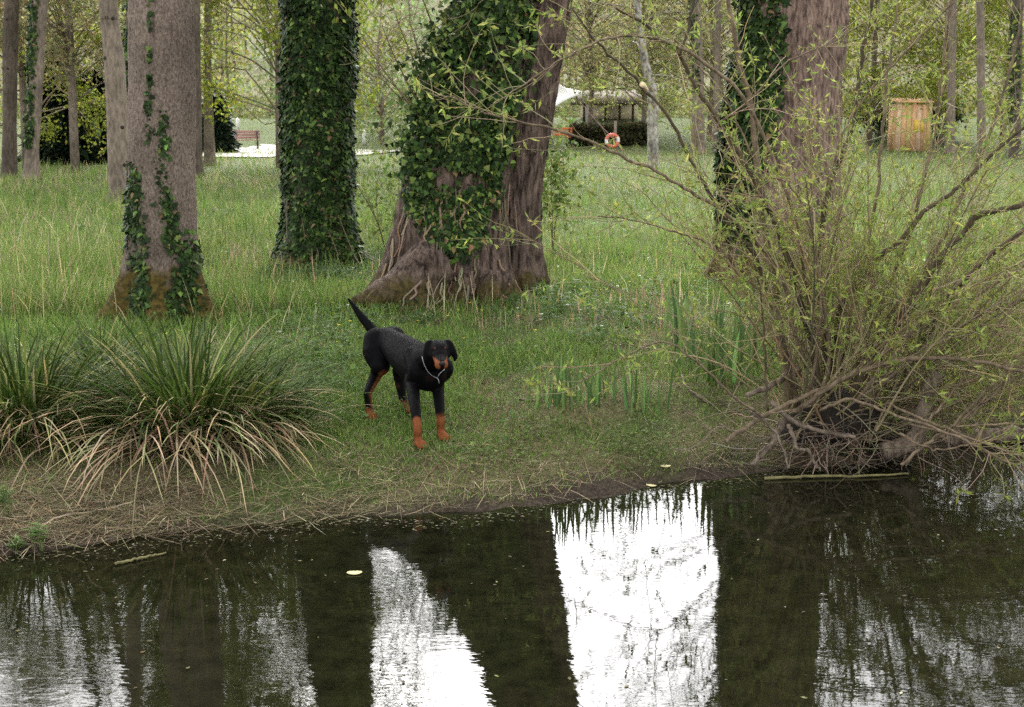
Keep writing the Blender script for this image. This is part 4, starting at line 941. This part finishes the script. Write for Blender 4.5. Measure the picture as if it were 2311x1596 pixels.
def cap(pts, rs, n=None, side=14):
    P = smooth_path(pts, n or 6 * len(pts)); r = np.interp(np.linspace(0, 1, len(P)), np.linspace(0, 1, len(rs)), rs); dbm.add(*tube(P, r, side)); dball(P[0], np.eye(3), (r[0],) * 3); dball(P[-1], np.eye(3), (r[-1],) * 3)
BA = np.array([Fd, Ld, Ud])
sect([(.165, 0, .47, .02, .02), (.145, 0, .455, .085, .06), (.08, 0, .448, .148, .105), (-.05, 0, .452, .160, .122), (-.20, 0, .472, .155, .12), (-.34, 0, .505, .132, .112), (-.46, 0, .535, .105, .096), (-.56, 0, .54, .105, .10), (-.66, 0, .535, .09, .085), (-.73, 0, .525, .045, .04)])
# neck and head: the head is turned towards the camera
hz_ = R(9); hp = R(-6)
Hf = np.array([math.sin(hz_) * math.cos(hp), -math.cos(hz_) * math.cos(hp), math.sin(hp)]); Hl = np.array([math.cos(hz_), math.sin(hz_), 0]); Hu = np.cross(Hf, Hl) * -1
Hu = np.cross(Hl, Hf) if np.cross(Hl, Hf)[2] > 0 else np.cross(Hf, Hl)
HA = np.array([Hf, Hl, Hu])
hc = D(991, 763, 7.60)                  # middle of the skull
def hd(f_, l_, u_): return hc + Hf * f_ + Hl * l_ + Hu * u_
cap([dl(-.05, 0, .495), dl(.07, -.02, .535), hc - Hf * .06 + Hu * -.045 + (dl(.12, -.03, .58) - hc) * .25, hc - Hf * .03 - Hu * .02], [.115, .098, .076, .058])
dball(hd(-.01, 0, .004), HA, (.088, .064, .056))             # skull
dball(hd(.035, 0, -.012), HA, (.07, .052, .044))
cap([hd(.04, 0, -.022), hd(.09, 0, -.034), hd(.150, 0, -.042)], [.046, .041, .034])     # muzzle
dball(hd(.132, .018, -.050), HA, (.042, .023, .026)); dball(hd(.132, -.018, -.050), HA, (.042, .023, .026))   # flews
dball(hd(.11, 0, -.066), HA, (.055, .020, .016))             # lower jaw
for s_ in (-1, 1):
    dball(hd(.035, s_ * .034, .022), HA, (.022, .018, .014)) # brow
    dball(hd(.0, s_ * .048, -.022), HA, (.045, .022, .032)) # cheek
# drop ears
for s_, sw in ((-1, .012), (1, .03)):
    cap([hd(-.030, s_ * .052, .045), hd(-.022, s_ * .066, .036), hd(-.012, s_ * (.070 + sw * .4), -.005), hd(-.005, s_ * (.067 + sw), -.045), hd(.002, s_ * (.064 + sw), -.070)], [.016, .018, .022, .017, .008], 20)
# front legs
def foreleg(s_, foot):
    q_ = to_local(foot); f0, l0 = q_[0] - .02, q_[1]; z0 = q_[2]
    cap([dl(-.05, s_ * .075, .54), dl(.06, s_ * .09, .45), dl(-.02, s_ * .09, .36)], [.055, .066, .05])
    cap([dl(-.03, s_ * .09, .37), dl((f0 - .02) * .6 - .01, s_ * .09 * .4 + l0 * .6, .26), dl(f0 - .012, l0, .135 + z0), dl(f0 - .012, l0, .075 + z0), dl(f0 + .005, l0, .03 + z0)], [.047, .035, .026, .0245, .028])
    paw(f0, l0, z0)
def paw(f0, l0, z0):
    dball(dl(f0 + .018, l0, z0 + .030), BA, (.046, .034, .027))
    for k in range(4):
        l_ = (-.025, -.009, .009, .025)[k]; ff = (.040, .053, .053, .040)[k]
        cap([dl(f0 + .01, l0 + l_ * .8, z0 + .035), dl(f0 + ff * .75, l0 + l_, z0 + .033), dl(f0 + ff + .012, l0 + l_, z0 + .016)], [.013, .0125, .0105], 9, 9)
foreleg(-1, fR); foreleg(1, fL)
def hindleg(s_, foot, hock):
    q_ = to_local(foot); f0, l0, z0 = q_[0] - .01, q_[1], q_[2]
    cap([dl(-.60, s_ * .06, .55), dl(-.57, s_ * .075, .47), dl(-.50, s_ * .085, .38)], [.088, .096, .066])
    cap([dl(-.50, s_ * .085, .385), dl(-.57, s_ * .085, .30), dl(*hock)], [.062, .043, .027])
    cap([dl(*hock), dl((hock[0] + f0) / 2 - .012, (hock[1] + l0) / 2, (hock[2] + z0) / 2 + .02), dl(f0 - .005, l0, z0 + .03)], [.028, .023, .027])
    paw(f0, l0, z0)
qh = to_local(hR)
hindleg(-1, hR, (qh[0] - .07, qh[1] + .01, .185 + qh[2]))
fH = G(928, 908); qh2 = to_local(fH); hkL = to_local(D(908, 868, fH[1] + .13))
hindleg(1, fH, tuple(hkL))
# tail, raised up and to the left
t0 = dl(-.70, 0, .575); t3 = D(787, 648, t0[1] + .10); t1 = D(838, 718, t0[1] + .02)
cap([t0 + Fd * .06, t0, t1 * .55 + t0 * .45, t1 * .6 + t3 * .4, t3], [.055, .048, .038, .029, .010], 26)
dball(dl(-.40, 0, .405), BA, (.05, .018, .018))
me = mesh_data('dog_shape', np.concatenate(dbm.V) - oD, [np.concatenate(v) for v in dbm.f.values()])
tmp = bpy.data.objects.new('dog_tmp', me); COL.objects.link(tmp)
rm = tmp.modifiers.new('r', 'REMESH'); rm.mode = 'VOXEL'; rm.voxel_size = .0065
sm = tmp.modifiers.new('s', 'SMOOTH'); sm.factor = .5; sm.iterations = 7
dg = bpy.context.evaluated_depsgraph_get(); me2 = bpy.data.meshes.new_from_object(tmp.evaluated_get(dg))
bpy.data.objects.remove(tmp); me2.name = 'dog_body'
n = len(me2.vertices); co = np.empty(n * 3); me2.vertices.foreach_get('co', co); co = co.reshape(-1, 3)
loc = np.stack([co @ Fd, co @ Ld, co @ Ud / HS], -1); hl = (co + oD - hc) @ HA.T
BLACK, TAN = np.array([.0032, .0031, .0035]), np.array([.17, .055, .02])
zR, zL = to_local(fR)[2], to_local(fL)[2]
jit = (fbm(co, 40, 2) - .5) * .03
front = loc[:, 0] > -.28
gl = np.where(front, np.where(loc[:, 1] > np.mean([to_local(fR)[1], to_local(fL)[1]]), zL, zR), np.where(loc[:, 1] > .02, qh2[2], qh[2]))
h_ = loc[:, 2] - gl + jit
leftleg = loc[:, 1] > 0.0
lc = np.where(leftleg, np.interp(h_, [.05, .37], [to_local(fL)[1], .09]), np.interp(h_, [.05, .37], [to_local(fR)[1], -.09])); inner = (loc[:, 1] - lc) * np.where(leftleg, -1, 1) 
tan = np.zeros(n)
nothead = np.linalg.norm(co + oD - hc, axis=1) > .2
tan = np.maximum(tan, front * sstep(.105, .06, h_) * nothead)
tan = np.maximum(tan, front * sstep(.19, .14, h_) * sstep(.020, .026, inner) * nothead)
hk = lambda q_, s_, k: np.interp(h_, [0, .185, .36], [q_[k], q_[k] + ((-.07, .01)[k] if s_ < 0 else (hkL - qh2)[k]), (-.50, s_ * .085)[k]])
hin = (loc[:, 1] - np.where(leftleg, hk(qh2, 1, 1), hk(qh, -1, 1))) * np.where(leftleg, -1, 1) * .8 + (loc[:, 0] - np.where(leftleg, hk(qh2, 1, 0), hk(qh, -1, 0))) * .55
tan = np.maximum(tan, (~front) * sstep(.10, .06, h_))
tan = np.maximum(tan, (~front) * sstep(.36, .30, h_) * sstep(.004, .026, hin))
mz = sstep(.055, .075, hl[:, 0]) * sstep(-.014, -.022, hl[:, 2]) * sstep(.010, .015, np.abs(hl[:, 1]))
tan = np.maximum(tan, mz * sstep(.21, .19, hl[:, 0]))
for s_ in (-1, 1):
    tan = np.maximum(tan, sstep(.008, .003, np.linalg.norm((hl - [.052, s_ * .031, .030]) * [.6, 1, 1], axis=1)) * .45)
    tan = np.maximum(tan, sstep(.032, .022, np.linalg.norm((loc - [.155, s_ * .05, .41]) * [.5, 1, 1], axis=1)) * .03)
colv = BLACK + (TAN - BLACK) * tan[:, None]; colv = colv * (1 + (fbm(co, 60, 2) - .5)[:, None] * .5)
a_ = me2.attributes.new('Col', 'FLOAT_COLOR', 'POINT'); cc = np.ones((n, 4), np.float32); cc[:, :3] = colv; a_.data.foreach_set('color', cc.ravel())
me2.polygons.foreach_set('use_smooth', np.ones(len(me2.polygons), bool))
dog = thing('dog', oD, 'black and tan dog with raised tail and chain collar standing on the bank', 'dog')
m, n_, l, o = new_mat('dog_coat'); p = n_.new('ShaderNodeBsdfPrincipled'); l.new(p.outputs[0], o.inputs[0])
at_ = n_.new('ShaderNodeAttribute'); at_.attribute_name = 'Col'; l.new(at_.outputs['Color'], p.inputs['Base Color'])
p.inputs['Roughness'].default_value = .6; p.inputs['Specular IOR Level'].default_value = .04
p.inputs['Sheen Weight'].default_value = .0; p.inputs['Sheen Roughness'].default_value = .4
tc = n_.new('ShaderNodeTexCoord'); tx = n_.new('ShaderNodeTexNoise'); tx.inputs['Scale'].default_value = 26; tx.inputs['Detail'].default_value = 4; l.new(tc.outputs['Object'], tx.inputs['Vector'])
bp_ = n_.new('ShaderNodeBump'); bp_.inputs['Distance'].default_value = .007; bp_.inputs['Strength'].default_value = .6; l.new(tx.outputs[0], bp_.inputs['Height']); l.new(bp_.outputs[0], p.inputs['Normal'])
body = bpy.data.objects.new('body', me2); COL.objects.link(body); body.parent = dog; body.data.materials.clear(); body.data.materials.append(m)
nv = len(me2.vertices); vn = np.empty(nv * 3); me2.vertices.foreach_get('normal', vn); vn = vn.reshape(-1, 3)
ix = rng.integers(0, nv, 42000); hp_ = co[ix] + oD; hn = vn[ix]
flow = -Fd * .8 - Ud * .7 + rng.normal(0, .25, (len(ix), 3)); ish = np.linalg.norm(hp_ - hc, axis=1) < .17; flow[ish] = -Hf - Hu * .3 + rng.normal(0, .25, (ish.sum(), 3))
flow = unit(flow - hn * np.sum(flow * hn, 1)[:, None]); Lh = rng.uniform(.006, .014, len(ix)) * np.where(ish, .6, 1)
V, f, c = leaves(hp_ - hn * .0015, flow + hn * rng.uniform(.08, .35, (len(ix), 1)), hn, Lh, Lh * .13, np.clip(colv[ix] * rng.uniform(.6, 1.5, (len(ix), 1)), 0, 1), 'lance', .1)
M['fur'] = principled('dog_fur', (1, 1, 1), .8, spec=.0, attr=True)
mk('fur', V, f, M['fur'], dog, c * .75, False, 'stuff')
eye_m = principled('eye_dark', (.012, .008, .005), .08, spec=.6); nose_m = principled('nose_leather', (.008, .008, .009), .5, spec=.15, bump=.002, bscale=200)
for s_ in (-1, 1):
    V, f = ball(hd(.058, s_ * .031, .003), HA, (.011, .011, .010)); mk('eye', V, f, eye_m, dog, None, True)
V, f = ball(hd(.172, 0, -.034), HA, (.016, .020, .015)); mk('nose', V, f, nose_m, dog, None, True)
# chain collar hanging loose on the neck, with a short pendant
nc_ = dl(.10, -.03, .57)
ring = smooth_path([D(951, 768, 7.80), D(953, 780, 7.705), D(959, 799, 7.66), D(968, 814, 7.645), D(978, 822, 7.65), D(986, 825, 7.655), D(993, 815, 7.66), D(1003, 806, 7.80), D(1008, 788, 7.92), D(1002, 785, 7.98), D(980, 775, 8.0), D(960, 772, 7.95), D(951, 768, 7.80)], 150)
rr_ = .002 * (.75 + .45 * np.abs(np.sin(np.arange(150) * 1.05)))
cm = principled('chain_steel', (.25, .255, .27), .45, metal=1)
ch = mk('collar', *tube(ring, rr_, 6, False), cm, dog, None, True)
pe = smooth_path([D(986, 825, 7.652), D(989, 830, 7.645), D(991, 838, 7.645)], 16)
mk('collar_pendant', *tube(pe, .0024 * (.75 + .5 * np.abs(np.sin(np.arange(16) * 1.2))), 6, True), cm, dog, None, True)

# ------------------------------------------------------------------ grass and litter
def field(n, y0, y1, xm=.50, power=2.0):
    """points on the land, thinning out with distance"""
    t = rng.uniform(0, 1, n); y = 1 / (1 / y0 + (1 / y1 - 1 / y0) * t) if power == 2 else y0 * (y1 / y0) ** t
    x = rng.uniform(-xm, xm, n) * y
    return x, y
avoid = [(bA, .45), (bB, .6), (b0, .75), (b1, .4), (bD, .75)]
def keep(x, y, t0=.1):
    k = (y - shore_y(x)) > t0
    for c0, r in avoid: k &= (x - c0[0]) ** 2 + (y - c0[1]) ** 2 > r * r
    return k
G1, G2, G3 = (.09, .165, .028), (.15, .23, .048), (.23, .275, .085)
# short turf on the bank
x, y = field(240000, 6.4, 14.5, .52)
dens = fbm(np.stack([x, y, 0 * x], -1), 1.1, 3); t = y - shore_y(x)
k = keep(x, y, .12) & (rng.uniform(0, 1, len(x)) < np.clip(.38 + .7 * sstep(.25, 1.5, t), 0, 1) * (.45 + .75 * sstep(.36, .56, dens)))
x, y, t, dens = x[k], y[k], t[k], dens[k]; n = len(x)
H = (.024 + .046 * sstep(.3, 2.5, t) + .05 * sstep(4, 6, t)) * rng.uniform(.5, 1.5, n) * (.7 + .8 * dens)
dry = rng.uniform(0, 1, n) < (.42 * (1 - np.where(x > -1.2, sstep(.1, .7, t), sstep(.4, 1.8, t))) + .05 + .25 * (dens < .4))
c = np.where(dry[:, None], mixcol([(.36, .29, .16), (.26, .20, .11)], [1, 1], n), mixcol([G1, G2, G3], [4, 4, 2], n))
th = np.abs(rng.normal(0, .35, n)) + dry * .5
V, f, cc = blades(np.stack([x, y, ground(x, y) - .005], -1), rng.uniform(0, 6.28, n), H, .0052 + .0004 * (y - 7), th, th + rng.uniform(.1, 1.3, n), 3, None, c)
tag(mk('bank_grass', V, f, M['grass'], None, cc, True, 'stuff'), 'short green turf on the bank around the dog', 'grass')
# taller meadow
x, y = field(190000, 12.0, 80, .56)
dens = fbm(np.stack([x, y, 0 * x + 3], -1), .35, 3); d2 = fbm(np.stack([x, y, 0 * x + 9], -1), 1.6, 2)
left = sstep(-.05, -.3, x / y)
k = keep(x, y, 3) & (rng.uniform(0, 1, len(x)) < (.35 + .8 * d2)) & (y - shore_y(x) > 3.5 + 2.5 * (np.abs(x + .2) < 3.4))
x, y, dens, d2, left = x[k], y[k], dens[k], d2[k], left[k]; n = len(x)
H = (.075 + .12 * d2 + .07 * left) * rng.uniform(.5, 1.5, n)
far = sstep(24, 40, y)
dry = rng.uniform(0, 1, n) < (.05 + .13 * sstep(.5, .65, dens) + .10 * left * sstep(30, 20, y) + .35 * far * sstep(.45, .6, d2))
c = np.where(dry[:, None], mixcol([(.42, .36, .20), (.34, .27, .15)], [1, 1], n), mixcol([G1, G2, G3], [2, 4, 3], n))
c = c * (.62 + .76 * fbm(np.stack([x, y * .6, 0 * x + 5], -1), .45, 3))[:, None]
H = H * (1 + 1.1 * sstep(.55, .68, fbm(np.stack([x, y, 0 * x + 7], -1), .9, 2)))
th = np.abs(rng.normal(0, .22, n)) + dry * .25
V, f, cc = blades(np.stack([x, y, ground(x, y) - .01], -1), rng.uniform(0, 6.28, n), H, .00042 * y + .002, th, th + rng.uniform(.1, 1.0, n), 3, None, c)
tag(mk('meadow_grass', V, f, M['grass'], None, cc, True, 'stuff'), 'taller green meadow grass among and beyond the trees', 'grass')
# dry standing stalks
w = Bag()
def stalks(u0, u1, v0, v1, n, h0, h1, col=(.44, .36, .21), wid=.006):
    for k in range(n):
        b = G(rng.uniform(u0, u1), rng.uniform(v0, v1)); s_ = wid * b[1] / 9
        V, f, c = blades(b[None], rng.uniform(0, 6.28, 1), rng.uniform(h0, h1), s_, abs(rng.normal(0, .2)), abs(rng.normal(.3, .4)), 6, None, vary(col, 1)); w.add(V, f, c)
stalks(-150, 290, 500, 720, 110, .35, .85); stalks(430, 720, 620, 800, 34, .25, .55); stalks(930, 1130, 655, 690, 26, .2, .55, (.42, .36, .23)); stalks(1220, 1560, 560, 680, 60, .15, .4); stalks(500, 900, 560, 640, 24, .2, .45); stalks(500, 640, 555, 600, 90, .12, .35, (.30, .22, .15)); stalks(1080, 1480, 660, 730, 110, .08, .25, (.32, .24, .16)); stalks(1450, 1620, 660, 780, 70, .15, .4, (.36, .26, .17))
tag(w.build('dry_stalks', M['dry'], None, True, kind='stuff'), 'thin straw-coloured dead grass stalks standing among the green', 'dry grass')
# straw litter lying on the bank
k = 24000; x = rng.uniform(-4.4, 4.6, k); t = rng.gamma(2.0, .24, k); y = shore_y(x) + .03 + t
pr = np.clip(1.0 - .85 * sstep(-1.6, -.6, x), .12, 1) * (.3 + sstep(.38, .55, fbm(np.stack([x, y, 0 * x], -1), 1.5, 2)))
kk = rng.uniform(0, 1, k) < pr; x, y = x[kk], y[kk]; k = len(x); th = rng.normal(1.48, .12, k)
V, f, c = blades(np.stack([x, y, np.maximum(ground(x, y), 0) + .012], -1), rng.uniform(0, 6.28, k), rng.uniform(.05, .32, k), .0045, th, th + rng.normal(.12, .12, k), 3, None, mixcol([(.27, .215, .125), (.19, .15, .085), (.10, .078, .048), (.38, .32, .20)], [4, 4, 4, 1], k))
V[:, 2] = np.maximum(V[:, 2], np.maximum(ground(V[:, 0], V[:, 1]), 0) + .004)
tag(mk('straw_litter', V, f, M['dry'], None, c, True, 'stuff'), 'matted straw and dead blades lying on the muddy bank', 'straw')
# brown reeds and brush behind the willow at the right
k = 5200; x = rng.uniform(2.0, 5.4, k); y = rng.uniform(8.5, 10.6, k); ok = keep(x, y, .25); x, y = x[ok], y[ok]; k = len(x); th = np.abs(rng.normal(.3, .5, k))
V, f, c = blades(np.stack([x, y, ground(x, y)], -1), rng.uniform(0, 6.28, k), rng.uniform(.15, .6, k), .007, th, th + rng.uniform(.2, 1.2, k), 4, None, mixcol([(.30, .21, .14), (.20, .14, .09), (.12, .15, .045), (.08, .055, .04)], [4, 3, 2, 2], k))
tag(mk('brown_reeds', V, f, M['dry'], None, c, True, 'stuff'), 'tangle of brown dead reeds behind the willow bush at the right', 'reeds')
# low broad-leaved weeds round the feet of the trees
def weeds(u0, u1, v0, v1, n, col, L=.05):
    P = np.array([G(rng.uniform(u0, u1), rng.uniform(v0, v1)) for _ in range(n)]); P = np.repeat(P, 12, 0) + rng.normal(0, .07, (n * 12, 3)) * [1, 1, .3]; P[:, 2] = ground(P[:, 0], P[:, 1]) + rng.uniform(.02, .13, len(P)); k = len(P)
    l_ = L * rng.uniform(.5, 1.3, k); return leaves(P, rng.normal(0, 1, (k, 3)) * [1, 1, .4], np.array([0, 0, 1.]) + rng.normal(0, .4, (k, 3)), l_, l_ * .65, mixcol([col, tuple(q_ * 1.4 for q_ in col)], [1, 1], k))
w = Bag()
for args in ((560, 960, 560, 720, 170, (.05, .085, .028)), (1100, 1330, 625, 700, 80, (.06, .10, .03)), (600, 800, 690, 880, 120, (.075, .12, .035)), (1300, 1640, 600, 760, 90, (.07, .11, .035)), (640, 860, 540, 620, 90, (.06, .095, .045)), (1000, 1500, 930, 1040, 60, (.10, .13, .04), .035), (-100, 700, 430, 690, 150, (.08, .13, .035), .07), (1230, 2300, 400, 640, 170, (.09, .14, .04), .08), (560, 1250, 700, 930, 150, (.09, .145, .04), .035)):
    V, f, c = weeds(*args); w.add(V, f, c)
tag(w.build('weeds', M['leaf'], None, False, kind='stuff'), 'low broad-leaved weeds round the feet of the trees', 'weeds')
# scum and bits of leaf along the water line
k = 2200; x = rng.uniform(-4.3, 4.4, k); y = shore_y(x) - np.abs(rng.normal(0, .09, k)) + .03 + .05 * np.sin(x * 4); P = np.stack([x, y, np.full(k, .004) + rng.uniform(0, .004, k)], -1); L = rng.uniform(.006, .028, k)
V, f, c = leaves(P, rng.normal(0, 1, (k, 3)) * [1.6, .6, 0], np.array([0, 0, 1.]) + rng.normal(0, .05, (k, 3)), L, L * .4, mixcol([(.16, .155, .085), (.10, .095, .045), (.24, .21, .14), (.05, .042, .03)], [3, 3, 1.5, 4], k), 'lance', .05)
tag(mk('floating_scum', V, f, M['dry'], None, c, False, 'stuff'), 'pale flakes of plant debris floating along the water line', 'debris')
# flecks drifting on the open water and small flowers in the grass
k = 420; x = rng.uniform(-4.5, 4.8, k); y = rng.uniform(3.6, 7.6, k); ok = y < shore_y(x) - .05; x, y = x[ok], y[ok]; k = len(x); L = rng.uniform(.008, .03, k)
V, f, c = leaves(np.stack([x, y, rng.uniform(.003, .006, k)], -1), rng.normal(0, 1, (k, 3)) * [1, 1, 0], np.array([0, 0, 1.]) + rng.normal(0, .04, (k, 3)), L, L * .5, mixcol([(.16, .15, .07), (.09, .08, .045), (.30, .27, .18)], [3, 4, 1], k), 'lance', .04)
tag(mk('floating_flecks', V, f, M['dry'], None, c, False, 'stuff'), 'small flecks of debris drifting on the open water', 'debris')
x, y = field(420, 9.5, 40, .5); ok = keep(x, y, 2.2); x, y = x[ok], y[ok]; k = len(x); s_ = np.repeat(rng.uniform(.006, .011, k) * (1 + y / 22), 5); zz = ground(x, y) + rng.uniform(.06, .17, k)
P = np.repeat(np.stack([x, y, zz], -1), 5, 0); a_ = np.tile(np.arange(5) * 1.257, k); tp_ = np.stack([np.cos(a_), np.sin(a_), .5 + 0 * a_], -1)
V, f, c = leaves(P, tp_, np.array([0, 0, 1.]) - tp_ * .3, s_ * 1.4, s_, np.repeat(np.where(rng.uniform(0, 1, (k, 1)) < .6, [(.65, .5, .05)], [(.7, .7, .66)]), 5, 0), 'lance', .1)
tag(mk('meadow_flowers', V, f, M['leaf'], None, c, False, 'stuff'), 'tiny yellow and white flowers dotted through the grass', 'flowers')
# single fallen leaves, sticks, log
lm = principled('fallen_leaf', (.55, .48, .24), .6, .15, 30)
for (u, v, s_, az, lab) in ((1502, 1029, .055, .2, 'pale yellow fallen leaf on the mud left of the willow roots'), (800, 1265, .06, .1, 'pale leaf floating on the dark water below the dog'), (1470, 1068, .05, -.4, 'small yellow leaf afloat at the water edge left of the willow roots')):
    b = Pz(u, v, .006) if v > 1050 else G(u, v) + [0, 0, .012]
    a_ = np.linspace(0, 2 * math.pi, 15)[:-1]; V = [b] + [b + [math.cos(t) * s_ * .62 * math.cos(az) - math.sin(t) * s_ * .4 * math.sin(az), math.cos(t) * s_ * .62 * math.sin(az) + math.sin(t) * s_ * .4 * math.cos(az), .0015 * math.cos(2 * t) + .002] for t in a_]
    o = mk('fallen_leaf', V, [np.array([(0, 1 + k, 1 + (k + 1) % 14) for k in range(14)])], lm, None, None, True, loc=b); tag(o, lab, 'leaf'); o.modifiers.new('t', 'SOLIDIFY').thickness = .002
def stick(pts, r0, r1, mat, label, name='stick', cat='stick', zoff=.01):
    P = np.array([(G(u, v) if z is None else Pz(u, v, z)) + [0, 0, zoff] for u, v, z in pts]); P = smooth_path(P, 18); P[1:-1] += rng.normal(0, r0 * .25, (16, 3))
    V, f = tube(P, np.linspace(r0, r1, 18), 8); o = mk(name, V, f, mat, None, None, True, loc=P[0]); tag(o, label, cat)
moss_stick = principled('mossy_stick', (.15, .135, .055), .85, .5, 18)
stick([(1725, 1056, 0), (1850, 1052, 0), (1960, 1050, 0), (2050, 1045, 0)], .010, .006, moss_stick, 'mossy yellow-green stick afloat in front of the willow roots')
stick([(260, 1250, 0), (320, 1236, 0), (375, 1224, 0)], .008, .004, moss_stick, 'small mossy stick afloat below the largest tussock')
stick([(2120, 968, .03), (2220, 962, .04), (2340, 955, .05), (2480, 950, .06)], .055, .05, M['root'], 'grey half-sunken log at the right edge of the water', 'log', 'log')
stick([(1165, 876, None), (1215, 880, None), (1262, 888, None)], .006, .003, M['root'], 'thin bare stick lying on the turf right of the dog')
stick([(1530, 800, None), (1552, 850, None), (1600, 885, None), (1640, 890, None)], .010, .004, M['root'], 'pale bent stick on the ground between the iris and the willow')
stick([(80, 1178, None), (130, 1145, None), (230, 1128, None), (300, 1110, None)], .006, .004, principled('pale_stick', (.42, .34, .22), .8), 'pale curved stalk lying on the straw at the lower left')
# leafy weeds at the lower left water edge
for (u, v, h, lab) in ((90, 1210, .14, 'fresh green leafy plant at the water edge in the lower left'), (12, 1130, .16, 'fresh green leafy plant at the left edge of the bank'), (30, 1222, .09, 'small leafy plant beside the water in the lower left corner')):
    b = G(u, v); root = thing('water_plant', b, lab, 'plant')
    for q_ in range(4):
        p0 = b + rng.normal(0, .04, 3) * [1, .5, 0]; hh_ = h * rng.uniform(.6, 1.1); e = p0 + [rng.normal(0, .03), 0, hh_]
        mk('stem', *tube(np.array([p0 - [0, 0, .02], (p0 + e) / 2, e]), .003, 5, False), M['twig'], root, np.ones((15, 3)) * [.12, .16, .05], True)
        k = 16; a_ = rng.uniform(0, 6.28, k); tt = rng.uniform(.35, 1, k); P = p0 + (e - p0) * tt[:, None]; L = rng.uniform(.03, .06, k)
        V, f, c = leaves(P, np.stack([np.cos(a_), np.sin(a_), .25 + 0 * a_], -1), np.array([0, 0, 1.]) + rng.normal(0, .2, (k, 3)), L, L * .35, mixcol([(.10, .17, .045), (.15, .21, .07)], [1, 1], k)); mk('leaves', V, f, M['leaf'], root, c, False, 'stuff')
if 0: print('tris', sum(sum(len(p.vertices) - 2 for p in o.data.polygons) if len(o.data.polygons) < 2000 else len(o.data.polygons) * 2 for o in COL.objects if o.type == 'MESH'))
